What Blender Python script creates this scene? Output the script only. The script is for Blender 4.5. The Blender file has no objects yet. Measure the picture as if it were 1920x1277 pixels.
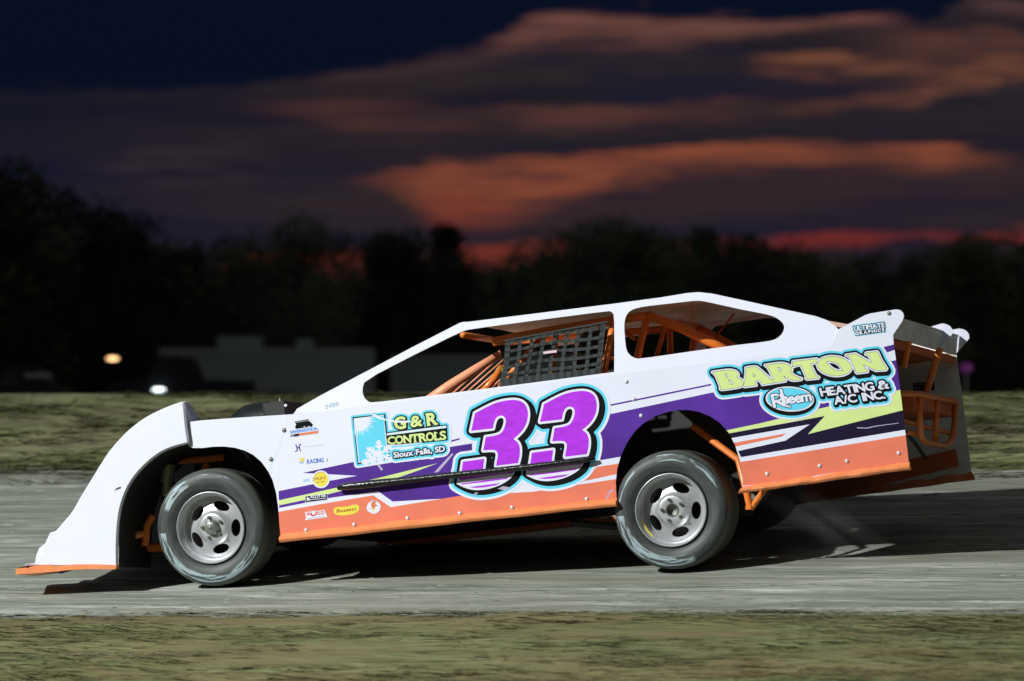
import bpy, bmesh, math, random
import numpy as np
from mathutils import Vector, Matrix
from mathutils.geometry import delaunay_2d_cdt

S = bpy.context.scene
COL = S.collection
R = math.radians

# ---------------------------------------------------------------- camera
FPX = 10050.0                       # focal length in photograph pixels (1920 wide)
CAM = Vector((0.0, -30.0, 1.05))
PITCH = math.atan((728 - 638.5) / FPX)
cam_d = bpy.data.cameras.new('camera')
cam_d.sensor_width = 36.0
cam_d.lens = 36.0 * FPX / 1920.0
cam_d.clip_start = 0.5
cam_d.clip_end = 9000.0
cam_d.dof.use_dof = True
cam_d.dof.focus_distance = 30.0
cam_d.dof.aperture_fstop = 2.8
cam = bpy.data.objects.new('camera', cam_d)
COL.objects.link(cam)
cam.location = CAM
cam.rotation_euler = (math.pi / 2 + PITCH, 0, 0)
S.camera = cam
CR = Matrix.Rotation(math.pi / 2 + PITCH, 3, 'X')

def ray(px, py):
    """direction of the photograph's line of sight through a pixel"""
    return (CR @ Vector(((px - 960) / FPX, (638.5 - py) / FPX, -1.0))).normalized()

# ---------------------------------------------------------------- light
S.view_settings.view_transform = 'Standard'
S.view_settings.look = 'None'
S.view_settings.exposure = 0.0
S.view_settings.gamma = 1.0
S.cycles.use_denoising = True

FLOOD_AT = Vector((-22.6, -16.2, 17.2))
FLOOD_AIM = Vector((0.9, 1.2, 0.5))
fl = bpy.data.lights.new('floodlight', 'SPOT')
fl.energy = 61000.0
fl.color = (0.97, 1.0, 0.985)
fl.spot_size = R(106)
fl.spot_blend = 0.92
fl.shadow_soft_size = 0.36
flo = bpy.data.objects.new('floodlight', fl)
COL.objects.link(flo)
flo.location = FLOOD_AT
flo.rotation_euler = (FLOOD_AIM - FLOOD_AT).to_track_quat('-Z', 'Y').to_euler()
# last afterglow of the sun, just at the horizon behind the trees
sun = bpy.data.lights.new('sun', 'SUN')
sun.energy = 0.012
sun.angle = R(4)
sun.color = (1.0, 0.5, 0.3)
suno = bpy.data.objects.new('sun', sun)
COL.objects.link(suno)
suno.rotation_euler = Vector((-0.12, -1.0, -0.03)).to_track_quat('-Z', 'Y').to_euler()

# ---------------------------------------------------------------- world: dusk sky with lit cloud bands
world = bpy.data.worlds.new('World')
S.world = world
world.use_nodes = True
wt = world.node_tree
for n in list(wt.nodes):
    wt.nodes.remove(n)
WN, WL = wt.nodes, wt.links

class V:
    """tiny expression builder over shader math nodes"""
    def __init__(s, sock): s.s = sock
    def _b(s, op, o, swap=False):
        n = WN.new('ShaderNodeMath'); n.operation = op
        a, b = (o, s) if swap else (s, o)
        for i, v in enumerate((a, b)):
            if isinstance(v, V): WL.new(v.s, n.inputs[i])
            else: n.inputs[i].default_value = v
        return V(n.outputs[0])
    def __add__(s, o): return s._b('ADD', o)
    __radd__ = __add__
    def __sub__(s, o): return s._b('SUBTRACT', o)
    def __rsub__(s, o): return s._b('SUBTRACT', o, True)
    def __mul__(s, o): return s._b('MULTIPLY', o)
    __rmul__ = __mul__
    def __truediv__(s, o): return s._b('DIVIDE', o)
    def max(s, o): return s._b('MAXIMUM', o)
    def min(s, o): return s._b('MINIMUM', o)

def smooth(v, a, b):
    n = WN.new('ShaderNodeMapRange'); n.interpolation_type = 'SMOOTHSTEP'
    WL.new(v.s, n.inputs[0]); n.inputs[1].default_value = a; n.inputs[2].default_value = b
    n.inputs[3].default_value = 0; n.inputs[4].default_value = 1
    return V(n.outputs[0])

def smooth_v(v, lo, hi):
    """smoothstep with socket bounds: 0 at lo, 1 at hi"""
    t = ((v - lo) / (hi - lo)).max(0.0).min(1.0)
    return t * t * (3.0 - 2.0 * t)

UMIN, UMAX = -0.6, 2.6
def curve(u, pts, lo, hi):
    """piecewise smooth function of u; pts in photograph pixels (x, value)"""
    n = WN.new('ShaderNodeFloatCurve')
    c = n.mapping.curves[0]
    n.mapping.clip_min_y = -10; n.mapping.clip_max_y = 10
    P = [((x / 1000 - UMIN) / (UMAX - UMIN), (y - lo) / (hi - lo)) for x, y in pts]
    c.points[0].location = P[0]; c.points[1].location = P[-1]
    for p in P[1:-1]:
        c.points.new(*p)
    n.mapping.update()
    t = (u - UMIN) / (UMAX - UMIN)
    WL.new(t.s, n.inputs['Value'])
    return V(n.outputs[0]) * (hi - lo) + lo

tc = WN.new('ShaderNodeTexCoord')
sx = WN.new('ShaderNodeSeparateXYZ'); WL.new(tc.outputs['Generated'], sx.inputs[0])
X, Y, Z = V(sx.outputs[0]), V(sx.outputs[1]), V(sx.outputs[2])
Yp = Y.max(0.05)
u0 = X / Yp * 10.05 + 0.96          # compass direction, in thousandths of the long lens' scale
v0 = 728.0 - Z / Yp * 10050.0       # height above the horizon on the same scale
front = smooth(Y, 0.1, 0.45)

def noise(sc_u, sc_v, seed, detail=4.0):
    m = WN.new('ShaderNodeCombineXYZ')
    WL.new((u0 * sc_u).s, m.inputs[0]); WL.new((v0 * (sc_v / 1000)).s, m.inputs[1]); m.inputs[2].default_value = seed
    n = WN.new('ShaderNodeTexNoise'); n.inputs['Scale'].default_value = 1.0
    n.inputs['Detail'].default_value = detail; n.inputs['Roughness'].default_value = 0.55
    WL.new(m.outputs[0], n.inputs['Vector'])
    return V(n.outputs['Fac'])

w1 = noise(2.2, 9.0, 3.1) - 0.5
w2 = noise(6.0, 22.0, 8.7) - 0.5
u = u0 + w2 * 0.05
w3 = noise(5.0, 75.0, 17.0, 5.0) - 0.5
w4 = noise(11.0, 130.0, 29.0, 5.0) - 0.5
v = v0 + w1 * 44.0 + w2 * 40.0 + w3 * 60.0 + w4 * 26.0
tex = noise(1.6, 17.0, 21.0, 6.0)
tex2 = noise(4.2, 62.0, 11.0, 7.0)
tex3 = noise(2.4, 150.0, 37.0, 4.0)

def mixc(a, col, f):
    n = WN.new('ShaderNodeMix'); n.data_type = 'RGBA'
    WL.new(f.s, n.inputs[0]); WL.new(a, n.inputs[6]); n.inputs[7].default_value = (*col, 1)
    return n.outputs[2]

def srgb(r, g, b):
    f = lambda c: (c / 255 / 12.92) if c <= 10.3 else ((c / 255 + 0.055) / 1.055) ** 2.4
    return (f(r), f(g), f(b))

# clear sky: physical dusk sky plus a deep navy gradient
sky = WN.new('ShaderNodeTexSky'); sky.sky_type = 'NISHITA'; sky.sun_disc = False
sky.sun_elevation = R(-3.5); sky.sun_rotation = R(7.0)
base_n = WN.new('ShaderNodeRGB'); base_n.outputs[0].default_value = (*srgb(1, 11, 32), 1)
c = base_n.outputs[0]
c = mixc(c, (0.080, 0.084, 0.086), smooth(Z, 0.12, 0.5))  # pale glow overhead, added as fill light for the shaded parts
c = mixc(c, srgb(18, 22, 44), smooth(v0, 120, 430) * front)
# cloud deck
top = curve(u, [(-600, 160), (0, 163), (400, 156), (560, 142), (640, 132), (750, 112), (870, 92), (960, 52), (1040, 32), (1300, 28), (1500, 36), (1690, 40), (1760, 20), (1850, -30), (2200, -80), (2600, -200)], -400, 600)
below = smooth_v(v, top, top + 14.0)
lft = smooth(u0, 0.0, 0.75)
body = (below * front * (0.34 + 0.66 * lft)).min(1.0)
c = mixc(c, srgb(42, 35, 39), body * (0.35 + 0.95 * smooth(tex, 0.32, 0.68)).min(1.0))

def band(cpts, hpts, col, amp, soft_top=0.55, soft_bot=0.9, ua=None, ub=None, fade=0.12):
    global c
    cv = curve(u, cpts, -400, 1200)
    hv = curve(u, hpts, 0, 200)
    d = (v - cv) / hv
    up = smooth_v(d, V(WV(-1.0 - soft_top)), V(WV(-1.0 + soft_top * 0.4)))
    dn = 1.0 - smooth_v(d, V(WV(1.0 - soft_bot * 0.6)), V(WV(1.0 + soft_bot)))
    f = up * dn * front
    if ua is not None: f = f * smooth(u0, ua - fade, ua + fade)
    if ub is not None: f = f * (1.0 - smooth(u0, ub - fade, ub + fade))
    if max(col) > 0.05: col = tuple(x * 0.56 for x in col)
    f = (f * (0.34 + 0.82 * smooth(tex2, 0.34, 0.66)) * (0.62 + 0.5 * smooth(tex3, 0.36, 0.64)) * amp).min(1.0)
    c = mixc(c, col, f)

def WV(x):
    n = WN.new('ShaderNodeValue'); n.outputs[0].default_value = x
    return n.outputs[0]

# dark gaps first, then lit bands
band([(400, 290), (900, 275), (1300, 262), (1920, 250)], [(400, 28), (1900, 34)], srgb(30, 27, 38), 0.9, ua=0.3)
band([(900, 105), (1200, 92), (1450, 95)], [(900, 22), (1450, 20)], srgb(29, 27, 40), 0.95, ua=0.9, ub=1.42, fade=0.1)
band([(1050, 160), (1400, 165), (1750, 160)], [(1050, 22), (1400, 28), (1750, 16)], srgb(22, 24, 42), 1.0, ua=1.1, ub=1.7, fade=0.06)
band([(1600, 230), (1750, 205), (1920, 190)], [(1600, 22), (1920, 40)], srgb(36, 33, 42), 0.9, ua=1.62, fade=0.12)
# lit rim along the top of the deck
band([(850, 100), (930, 78), (1000, 58), (1100, 52), (1250, 56), (1400, 48), (1550, 44), (1690, 36), (1760, 34)], [(850, 9), (960, 18), (1100, 25), (1300, 22), (1500, 11), (1700, 6)], srgb(146, 94, 84), 1.0, ua=0.93, ub=1.68, fade=0.07)
band([(600, 140), (780, 122), (900, 100), (1000, 85)], [(600, 8), (900, 14), (1000, 14)], srgb(98, 68, 68), 0.6, ua=0.62, ub=0.98, fade=0.1)
band([(1200, 75), (1260, 88), (1330, 85)], [(1200, 12), (1330, 12)], srgb(110, 75, 70), 0.6, ua=1.2, ub=1.3, fade=0.05)
band([(1780, 12), (1920, 10), (2600, 6)], [(1780, 14), (1920, 12)], srgb(120, 85, 85), 0.9, ua=1.83, fade=0.04)
# orange hook at the upper right
band([(1380, 116), (1500, 121), (1650, 122), (1800, 112)], [(1380, 9), (1500, 16), (1700, 14), (1800, 12)], srgb(150, 94, 72), 1.0, ua=1.43, ub=1.72, fade=0.05)
band([(1560, 105), (1700, 110), (1800, 108), (1920, 90), (2300, 70)], [(1560, 22), (1700, 45), (1800, 40), (1920, 18)], srgb(118, 76, 66), 0.75, ua=1.66, fade=0.1)
band([(1380, 214), (1500, 207), (1620, 196), (1720, 180), (1790, 158), (1850, 138), (1920, 130), (2400, 120)], [(1380, 6), (1600, 12), (1720, 16), (1800, 18), (1920, 14)], srgb(148, 92, 72), 0.85, soft_bot=0.6, ua=1.5, fade=0.1)
# mauve streaks
band([(480, 196), (560, 202), (700, 222), (850, 224), (960, 212), (1100, 215), (1300, 208), (1450, 200)], [(480, 14), (600, 22), (720, 30), (900, 18), (1300, 20)], srgb(92, 60, 60), 0.9, ua=0.52, ub=1.42, fade=0.14)
band([(940, 232), (1040, 226), (1120, 216), (1250, 205)], [(940, 8), (1050, 16), (1250, 14)], srgb(118, 74, 68), 0.8, ua=1.0, ub=1.25, fade=0.1)
band([(100, 300), (230, 306), (340, 292), (500, 284)], [(100, 8), (300, 14), (500, 10)], srgb(56, 46, 48), 0.8, ua=0.18, ub=0.46, fade=0.08)
band([(250, 340), (380, 338), (500, 336)], [(250, 7), (500, 8)], srgb(56, 46, 46), 0.7, ua=0.3, ub=0.48, fade=0.08)
# the broad orange band
band([(560, 344), (700, 343), (780, 345), (870, 352), (960, 350), (1060, 333), (1160, 314), (1280, 296), (1420, 290), (1600, 294), (1750, 298), (1920, 302)], [(560, 4), (680, 8), (770, 26), (880, 44), (980, 46), (1060, 32), (1160, 24), (1300, 24), (1500, 20), (1700, 20), (1920, 14)], srgb(174, 95, 68), 1.0, soft_top=0.3, soft_bot=0.7, ua=0.72, ub=1.84, fade=0.11)
band([(740, 384), (850, 392), (960, 398), (1060, 392)], [(740, 14), (900, 26), (1060, 10)], srgb(150, 70, 58), 0.85, ua=0.8, ub=0.99, fade=0.06)
band([(900, 425), (1100, 380), (1300, 352), (1500, 345), (1750, 338), (1920, 322)], [(900, 20), (1200, 30), (1500, 34), (1920, 20)], srgb(70, 48, 58), 0.75, ua=0.9)
# last red light at the horizon
band([(1180, 482), (1280, 471), (1400, 463), (1500, 456), (1620, 447), (1760, 442), (1920, 441), (2600, 450)], [(1180, 7), (1400, 12), (1560, 15), (1760, 11), (1920, 14)], srgb(142, 54, 52), 1.0, soft_top=0.4, soft_bot=0.5, ua=1.24, fade=0.06)
band([(780, 488), (880, 484), (960, 478), (1060, 476), (1150, 476)], [(780, 14), (900, 20), (1000, 20), (1100, 14)], srgb(152, 62, 50), 1.0, ua=0.83, ub=1.08, fade=0.05)
band([(400, 486), (480, 490), (560, 490), (660, 498)], [(400, 12), (500, 14), (660, 24)], srgb(150, 62, 48), 1.0, ua=0.43, ub=0.68, fade=0.04)
c = mixc(c, srgb(17, 17, 29), smooth(v0, 512, 560) * front)
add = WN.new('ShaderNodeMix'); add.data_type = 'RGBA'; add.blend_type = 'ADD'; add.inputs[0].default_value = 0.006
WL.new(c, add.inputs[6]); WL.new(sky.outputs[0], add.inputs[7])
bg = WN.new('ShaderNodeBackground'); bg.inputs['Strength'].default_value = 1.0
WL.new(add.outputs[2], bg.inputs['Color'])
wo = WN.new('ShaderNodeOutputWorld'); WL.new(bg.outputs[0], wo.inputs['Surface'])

# ---------------------------------------------------------------- materials
def mat(name, col, rough=0.5, metal=0.0, var=0.0, scale=6.0, stretch=(1, 1, 1), bump=0.0, bscale=40.0, spec=0.5, col2=None, emit=None, coat=0.0):
    m = bpy.data.materials.new(name); m.use_nodes = True
    nt = m.node_tree; b = nt.nodes['Principled BSDF']
    b.inputs['Base Color'].default_value = (*col, 1)
    b.inputs['Roughness'].default_value = rough
    b.inputs['Metallic'].default_value = metal
    b.inputs['Specular IOR Level'].default_value = spec
    b.inputs['Coat Weight'].default_value = coat
    b.inputs['Coat Roughness'].default_value = 0.12
    if emit:
        b.inputs['Emission Color'].default_value = (*emit[0], 1); b.inputs['Emission Strength'].default_value = emit[1]
    if var or bump:
        t = nt.nodes.new('ShaderNodeTexCoord'); mp = nt.nodes.new('ShaderNodeMapping')
        mp.inputs['Scale'].default_value = stretch
        nt.links.new(t.outputs['Object'], mp.inputs[0])
    if var:
        n = nt.nodes.new('ShaderNodeTexNoise'); n.inputs['Scale'].default_value = scale
        n.inputs['Detail'].default_value = 6; n.inputs['Roughness'].default_value = 0.6
        nt.links.new(mp.outputs[0], n.inputs['Vector'])
        r = nt.nodes.new('ShaderNodeValToRGB')
        c2 = col2 if col2 else tuple(x * (1 - var) for x in col)
        c1 = col if col2 else tuple(min(1, x * (1 + var * 0.4)) for x in col)
        r.color_ramp.elements[0].position = 0.32; r.color_ramp.elements[0].color = (*c2, 1)
        r.color_ramp.elements[1].position = 0.68; r.color_ramp.elements[1].color = (*c1, 1)
        nt.links.new(n.outputs['Fac'], r.inputs[0]); nt.links.new(r.outputs[0], b.inputs['Base Color'])
    if bump:
        n2 = nt.nodes.new('ShaderNodeTexNoise'); n2.inputs['Scale'].default_value = bscale; n2.inputs['Detail'].default_value = 4
        nt.links.new(mp.outputs[0], n2.inputs['Vector'])
        bp = nt.nodes.new('ShaderNodeBump'); bp.inputs['Strength'].default_value = bump; bp.inputs['Distance'].default_value = 0.02
        nt.links.new(n2.outputs['Fac'], bp.inputs['Height']); nt.links.new(bp.outputs[0], b.inputs['Normal'])
    return m

M = {}
M['white'] = mat('white_panel_paint', (0.735, 0.75, 0.885), 0.42, var=0.03, scale=3)
M['plastic'] = mat('white_nose_plastic', (0.725, 0.74, 0.88), 0.5, var=0.03, scale=4)
M['alu'] = mat('bare_aluminium_sheet', (0.80, 0.82, 0.79), 0.6, 0.0, var=0.25, scale=5)
M['orange_vinyl'] = mat('orange_vinyl', (0.78, 0.195, 0.112), 0.35, var=0.1, scale=5)
M['orange_trim'] = mat('orange_trim', (0.82, 0.26, 0.09), 0.4, var=0.16, scale=9)
M['orange_tube'] = mat('orange_tube_paint', (0.80, 0.21, 0.035), 0.3, var=0.12, scale=8)
M['orange_dull'] = mat('orange_sheet_paint', (0.55, 0.13, 0.03), 0.5, var=0.3, scale=4)
M['peach'] = mat('white_strip_orange_bounce', (0.70, 0.46, 0.37), 0.5, var=0.1)  # peach tone holds the orange bounce light on a white edge
M['innerdeck'] = mat('inner_deck_paint', (0.70, 0.30, 0.13), 0.5, var=0.15)
M['bar'] = mat('pale_orange_bars_and_bounce', (0.85, 0.36, 0.2), 0.4, var=0.12, scale=8)
M['purple'] = mat('purple_vinyl', (0.085, 0.022, 0.30), 0.33, var=0.3, scale=3)
M['violet'] = mat('bright_violet_vinyl', (0.47, 0.028, 0.80), 0.35, var=0.22, scale=22, stretch=(0.6, 1, 1.6))
M['cyan'] = mat('cyan_vinyl', (0.12, 0.64, 0.86), 0.35, var=0.05)
M['lime'] = mat('pale_lime_vinyl', (0.64, 0.78, 0.29), 0.35, var=0.05)
M['navy'] = mat('dark_navy_vinyl', (0.014, 0.009, 0.032), 0.3, var=0.2, spec=0.25)
M['black'] = mat('black_vinyl', (0.006, 0.007, 0.008), 0.3, var=0.2, spec=0.22)
M['seam'] = mat('panel_gap', (0.58, 0.68, 0.76), 0.5, var=0.1)
M['pale'] = mat('faded_blue_print', (0.65, 0.78, 0.87), 0.4, var=0.1)
M['blue'] = mat('blue_print', (0.10, 0.19, 0.66), 0.4, var=0.1)
M['ltblue'] = mat('light_blue_print', (0.38, 0.55, 0.88), 0.4, var=0.1)
M['red'] = mat('red_print', (0.62, 0.06, 0.03), 0.4, var=0.1)
M['yellow'] = mat('yellow_print', (0.80, 0.66, 0.06), 0.4, var=0.08)
M['brown'] = mat('brown_print', (0.33, 0.07, 0.015), 0.4, var=0.1)
M['rust'] = mat('orange_print', (0.72, 0.2, 0.06), 0.4, var=0.1)
M['greyp'] = mat('grey_print', (0.22, 0.26, 0.26), 0.4, var=0.1)
M['scuff'] = mat('scuff_mark', (0.46, 0.40, 0.58), 0.6, var=0.2)
M['bolt'] = mat('zinc_bolt', (0.72, 0.74, 0.80), 0.3, 0.4, var=0.1)
M['boltg'] = mat('grey_fastener', (0.22, 0.27, 0.25), 0.4, 0.5, var=0.1)
M['rail'] = mat('black_plastic_rail', (0.008, 0.010, 0.009), 0.28, var=0.4, scale=30, bump=0.15, bscale=60)
M['net'] = mat('black_webbing', (0.028, 0.036, 0.036), 0.8, var=0.3, scale=40)
M['rim'] = mat('silver_wheel_paint', (0.60, 0.61, 0.63), 0.36, 0.62, var=0.18, scale=14)
M['hub'] = mat('worn_steel_hub', (0.30, 0.31, 0.28), 0.35, 0.7, var=0.3, scale=30)
M['dark'] = mat('dark_steel', (0.02, 0.02, 0.019), 0.7, var=0.3, scale=9)
M['seat'] = mat('black_seat_fabric', (0.015, 0.015, 0.017), 0.8, var=0.2)
M['suit'] = mat('black_race_suit', (0.014, 0.014, 0.018), 0.8, var=0.2)
M['helmet'] = mat('dark_helmet_shell', (0.03, 0.032, 0.036), 0.2, var=0.2, coat=0.6)
M['skin'] = mat('skin', (0.5, 0.29, 0.2), 0.5, var=0.1)
M['scoop'] = mat('black_gloss_scoop', (0.012, 0.015, 0.016), 0.16, var=0.2)
M['spoiler'] = mat('grey_spoiler_sheet', (0.74, 0.76, 0.73), 0.55, 0.0, var=0.25, scale=7)
M['bark'] = mat('tree_bark', (0.05, 0.04, 0.03), 0.9, var=0.3, scale=3)
M['glassd'] = mat('dark_window_glass', (0.01, 0.012, 0.014), 0.08, spec=0.6, var=0.1)
M['trailer'] = mat('pale_trailer_skin', (0.25, 0.28, 0.28), 0.45, var=0.1, scale=1.2)
M['trim'] = mat('trailer_trim', (0.3, 0.31, 0.31), 0.5, var=0.1)
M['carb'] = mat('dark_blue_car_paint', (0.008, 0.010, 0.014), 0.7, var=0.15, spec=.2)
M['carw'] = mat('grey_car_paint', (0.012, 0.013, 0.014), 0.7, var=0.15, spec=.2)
M['amber'] = mat('amber_lamp_lens', (0.8, 0.4, 0.15), 0.3, emit=((1.0, 0.56, 0.25), 3.2))
M['lampw'] = mat('white_lamp_lens', (0.8, 0.85, 0.9), 0.3, emit=((0.85, 0.95, 1.0), 4.5))
M['lampp'] = mat('purple_lamp_lens', (0.3, 0.05, 0.3), 0.3, emit=((0.5, 0.06, 0.4), 0.035))
M['pole'] = mat('dull_galvanised_pole', (0.2, 0.2, 0.2), 0.5, 0.4, var=0.2)

def leaf_mat(name, a, b):
    m = mat(name, a, 0.75, var=0.5, scale=1.3, col2=b)
    return m
M['leaf'] = [leaf_mat('dark_foliage', (0.055, 0.075, 0.03), (0.04, 0.055, 0.024)),
             leaf_mat('green_foliage', (0.06, 0.09, 0.03), (0.042, 0.062, 0.024)),
             leaf_mat('olive_foliage', (0.075, 0.085, 0.035), (0.045, 0.055, 0.028))]

# rubber: dusty tread shoulder, worn pale lettering left in arcs on the sidewall
def tyre_mat(name, arcs):
    m = bpy.data.materials.new(name); m.use_nodes = True
    nt = m.node_tree; N, L = nt.nodes, nt.links; b = N['Principled BSDF']
    def mth(op, a, bb=None, cc=None):
        n = N.new('ShaderNodeMath'); n.operation = op
        for i, v in enumerate((a, bb, cc)):
            if v is None: continue
            if isinstance(v, (int, float)): n.inputs[i].default_value = v
            else: L.new(v, n.inputs[i])
        return n.outputs[0]
    def sst(v, a, bb):
        n = N.new('ShaderNodeMapRange'); n.interpolation_type = 'SMOOTHSTEP'
        L.new(v, n.inputs[0]); n.inputs[1].default_value = a; n.inputs[2].default_value = bb
        return n.outputs[0]
    t = N.new('ShaderNodeTexCoord'); s = N.new('ShaderNodeSeparateXYZ'); L.new(t.outputs['Object'], s.inputs[0])
    x, y, z = s.outputs
    r = mth('SQRT', mth('ADD', mth('MULTIPLY', x, x), mth('MULTIPLY', z, z)))
    ang = mth('ARCTAN2', z, x)
    def nz(sa, sr, seed):
        cb = N.new('ShaderNodeCombineXYZ'); L.new(mth('MULTIPLY', mth('COSINE', ang), sa), cb.inputs[0])
        L.new(mth('ADD', mth('MULTIPLY', mth('SINE', ang), sa), seed), cb.inputs[1]); L.new(mth('MULTIPLY', r, sr), cb.inputs[2])
        n = N.new('ShaderNodeTexNoise'); n.inputs['Scale'].default_value = 1; n.inputs['Detail'].default_value = 3
        L.new(cb.outputs[0], n.inputs['Vector']); return n.outputs['Fac']
    dust = nz(2.0, 60, 3.0)
    mask = None
    for a0, a1, r0, r1 in arcs:
        d = mth('ABSOLUTE', mth('SUBTRACT', ang, (a0 + a1) / 2))
        d = mth('MINIMUM', d, mth('SUBTRACT', 2 * math.pi, d))
        h = (a1 - a0) / 2
        am = mth('SUBTRACT', 1.0, sst(d, h - 0.05, h + 0.05))
        rm = mth('MULTIPLY', sst(r, r0 - 0.002, r0 + 0.002), mth('SUBTRACT', 1.0, sst(r, r1 - 0.002, r1 + 0.002)))
        q = mth('MULTIPLY', am, rm)
        mask = q if mask is None else mth('MAXIMUM', mask, q)
    streak = nz(2.6, 95, 7.0)
    mask = mth('MULTIPLY', mask, sst(streak, 0.42, 0.56))
    mask = mth('MULTIPLY', mask, sst(y, 0.06, 0.05))
    mx = N.new('ShaderNodeMix'); mx.data_type = 'RGBA'
    L.new(sst(dust, 0.3, 0.7), mx.inputs[0]); mx.inputs[6].default_value = (0.032, 0.038, 0.037, 1); mx.inputs[7].default_value = (0.066, 0.074, 0.070, 1)
    # tread and shoulder carry pale dirt
    sh = mth('MULTIPLY', sst(r, 0.314, 0.328), 0.7)
    m1 = N.new('ShaderNodeMix'); m1.data_type = 'RGBA'; L.new(sh, m1.inputs[0]); L.new(mx.outputs[2], m1.inputs[6]); m1.inputs[7].default_value = (0.125, 0.135, 0.112, 1)
    m2 = N.new('ShaderNodeMix'); m2.data_type = 'RGBA'; L.new(mth('MULTIPLY', mask, 0.8), m2.inputs[0]); L.new(m1.outputs[2], m2.inputs[6]); m2.inputs[7].default_value = (0.40, 0.50, 0.54, 1)
    L.new(m2.outputs[2], b.inputs['Base Color'])
    b.inputs['Roughness'].default_value = 0.55
    return m
M['tyre_f'] = tyre_mat('front_tyre_rubber', [(R(62), R(97), .283, .306), (R(112), R(152), .262, .312), (R(248), R(283), .266, .305), (R(288), R(332), .27, .312), (R(225), R(243), .268, .29)])
M['tyre_r'] = tyre_mat('rear_tyre_rubber', [(R(66), R(98), .276, .312), (R(18), R(62), .284, .308), (R(208), R(262), .268, .309), (R(262), R(290), .258, .314), (R(128), R(165), .29, .305)])

# soil and grass: groomed along the direction of travel
def ground_mat(name, cols, sc, st, bump, bsc, fine=0.4, tint=None, turn=0.0):
    m = bpy.data.materials.new(name); m.use_nodes = True
    nt = m.node_tree; N, L = nt.nodes, nt.links; b = N['Principled BSDF']
    t = N.new('ShaderNodeTexCoord'); mp = N.new('ShaderNodeMapping'); mp.inputs['Scale'].default_value = st
    mq = N.new('ShaderNodeMapping'); mq.inputs['Rotation'].default_value = (0, 0, turn)
    L.new(t.outputs['Object'], mq.inputs[0]); L.new(mq.outputs[0], mp.inputs[0])
    def nz(scale, det, off=0.0, rough=0.6):
        n = N.new('ShaderNodeTexNoise'); n.inputs['Scale'].default_value = scale; n.inputs['Detail'].default_value = det
        n.inputs['Roughness'].default_value = rough
        if off:
            a = N.new('ShaderNodeVectorMath'); a.operation = 'ADD'; a.inputs[1].default_value = (off, off * 1.7, 0)
            L.new(mp.outputs[0], a.inputs[0]); L.new(a.outputs[0], n.inputs['Vector'])
        else: L.new(mp.outputs[0], n.inputs['Vector'])
        return n.outputs['Fac']
    n1, n2, n3 = nz(sc, 8), nz(sc * 5, 6, 13.0, 0.7), nz(sc * 0.3, 3, 31.0)
    r = N.new('ShaderNodeValToRGB'); els = r.color_ramp.elements
    while len(els) < len(cols): els.new(0.5)
    for i, (p, cc) in enumerate(cols):
        els[i].position = p; els[i].color = (*cc, 1)
    ad = N.new('ShaderNodeMath'); ad.operation = 'MULTIPLY_ADD'; L.new(n2, ad.inputs[0]); ad.inputs[1].default_value = fine
    sb = N.new('ShaderNodeMath'); sb.operation = 'SUBTRACT'; L.new(n1, sb.inputs[0]); sb.inputs[1].default_value = fine * 0.5
    L.new(sb.outputs[0], ad.inputs[2]); L.new(ad.outputs[0], r.inputs[0])
    out = r.outputs[0]
    if tint:
        mx = N.new('ShaderNodeMix'); mx.data_type = 'RGBA'
        mr = N.new('ShaderNodeMapRange'); mr.interpolation_type = 'SMOOTHSTEP'; L.new(n3, mr.inputs[0])
        mr.inputs[1].default_value = 0.42; mr.inputs[2].default_value = 0.62; mr.inputs[4].default_value = 0.75
        L.new(mr.outputs[0], mx.inputs[0]); L.new(out, mx.inputs[6]); mx.inputs[7].default_value = (*tint, 1); out = mx.outputs[2]
    L.new(out, b.inputs['Base Color']); b.inputs['Roughness'].default_value = 0.9; b.inputs['Specular IOR Level'].default_value = 0.15
    bp = N.new('ShaderNodeBump'); bp.inputs['Strength'].default_value = bump; bp.inputs['Distance'].default_value = 0.03
    nb = nz(bsc, 5, 5.0); L.new(nb, bp.inputs['Height']); L.new(bp.outputs[0], b.inputs['Normal'])
    return m
# ---------------------------------------------------------------- object helpers
def obj(name, verts, faces, mats, parent=None, mi=None, smooth=False, loc=None):
    me = bpy.data.meshes.new(name)
    me.from_pydata([tuple(v) for v in verts], [], faces)
    for m in (mats if isinstance(mats, list) else [mats]):
        me.materials.append(m)
    if mi is not None:
        me.polygons.foreach_set('material_index', mi)
    if smooth:
        me.polygons.foreach_set('use_smooth', [True] * len(me.polygons))
    me.update()
    o = bpy.data.objects.new(name, me)
    COL.objects.link(o)
    if parent is not None: o.parent = parent
    if loc is not None: o.location = loc
    return o

def tag(o, label=None, cat=None, group=None, kind=None):
    if label: o['label'] = label
    if cat: o['category'] = cat
    if group: o['group'] = group
    if kind: o['kind'] = kind
    return o

def empty(name, loc, rz=0.0):
    o = bpy.data.objects.new(name, None); COL.objects.link(o)
    o.location = loc; o.rotation_euler = (0, 0, rz); o.empty_display_size = 0.3
    return o

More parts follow.
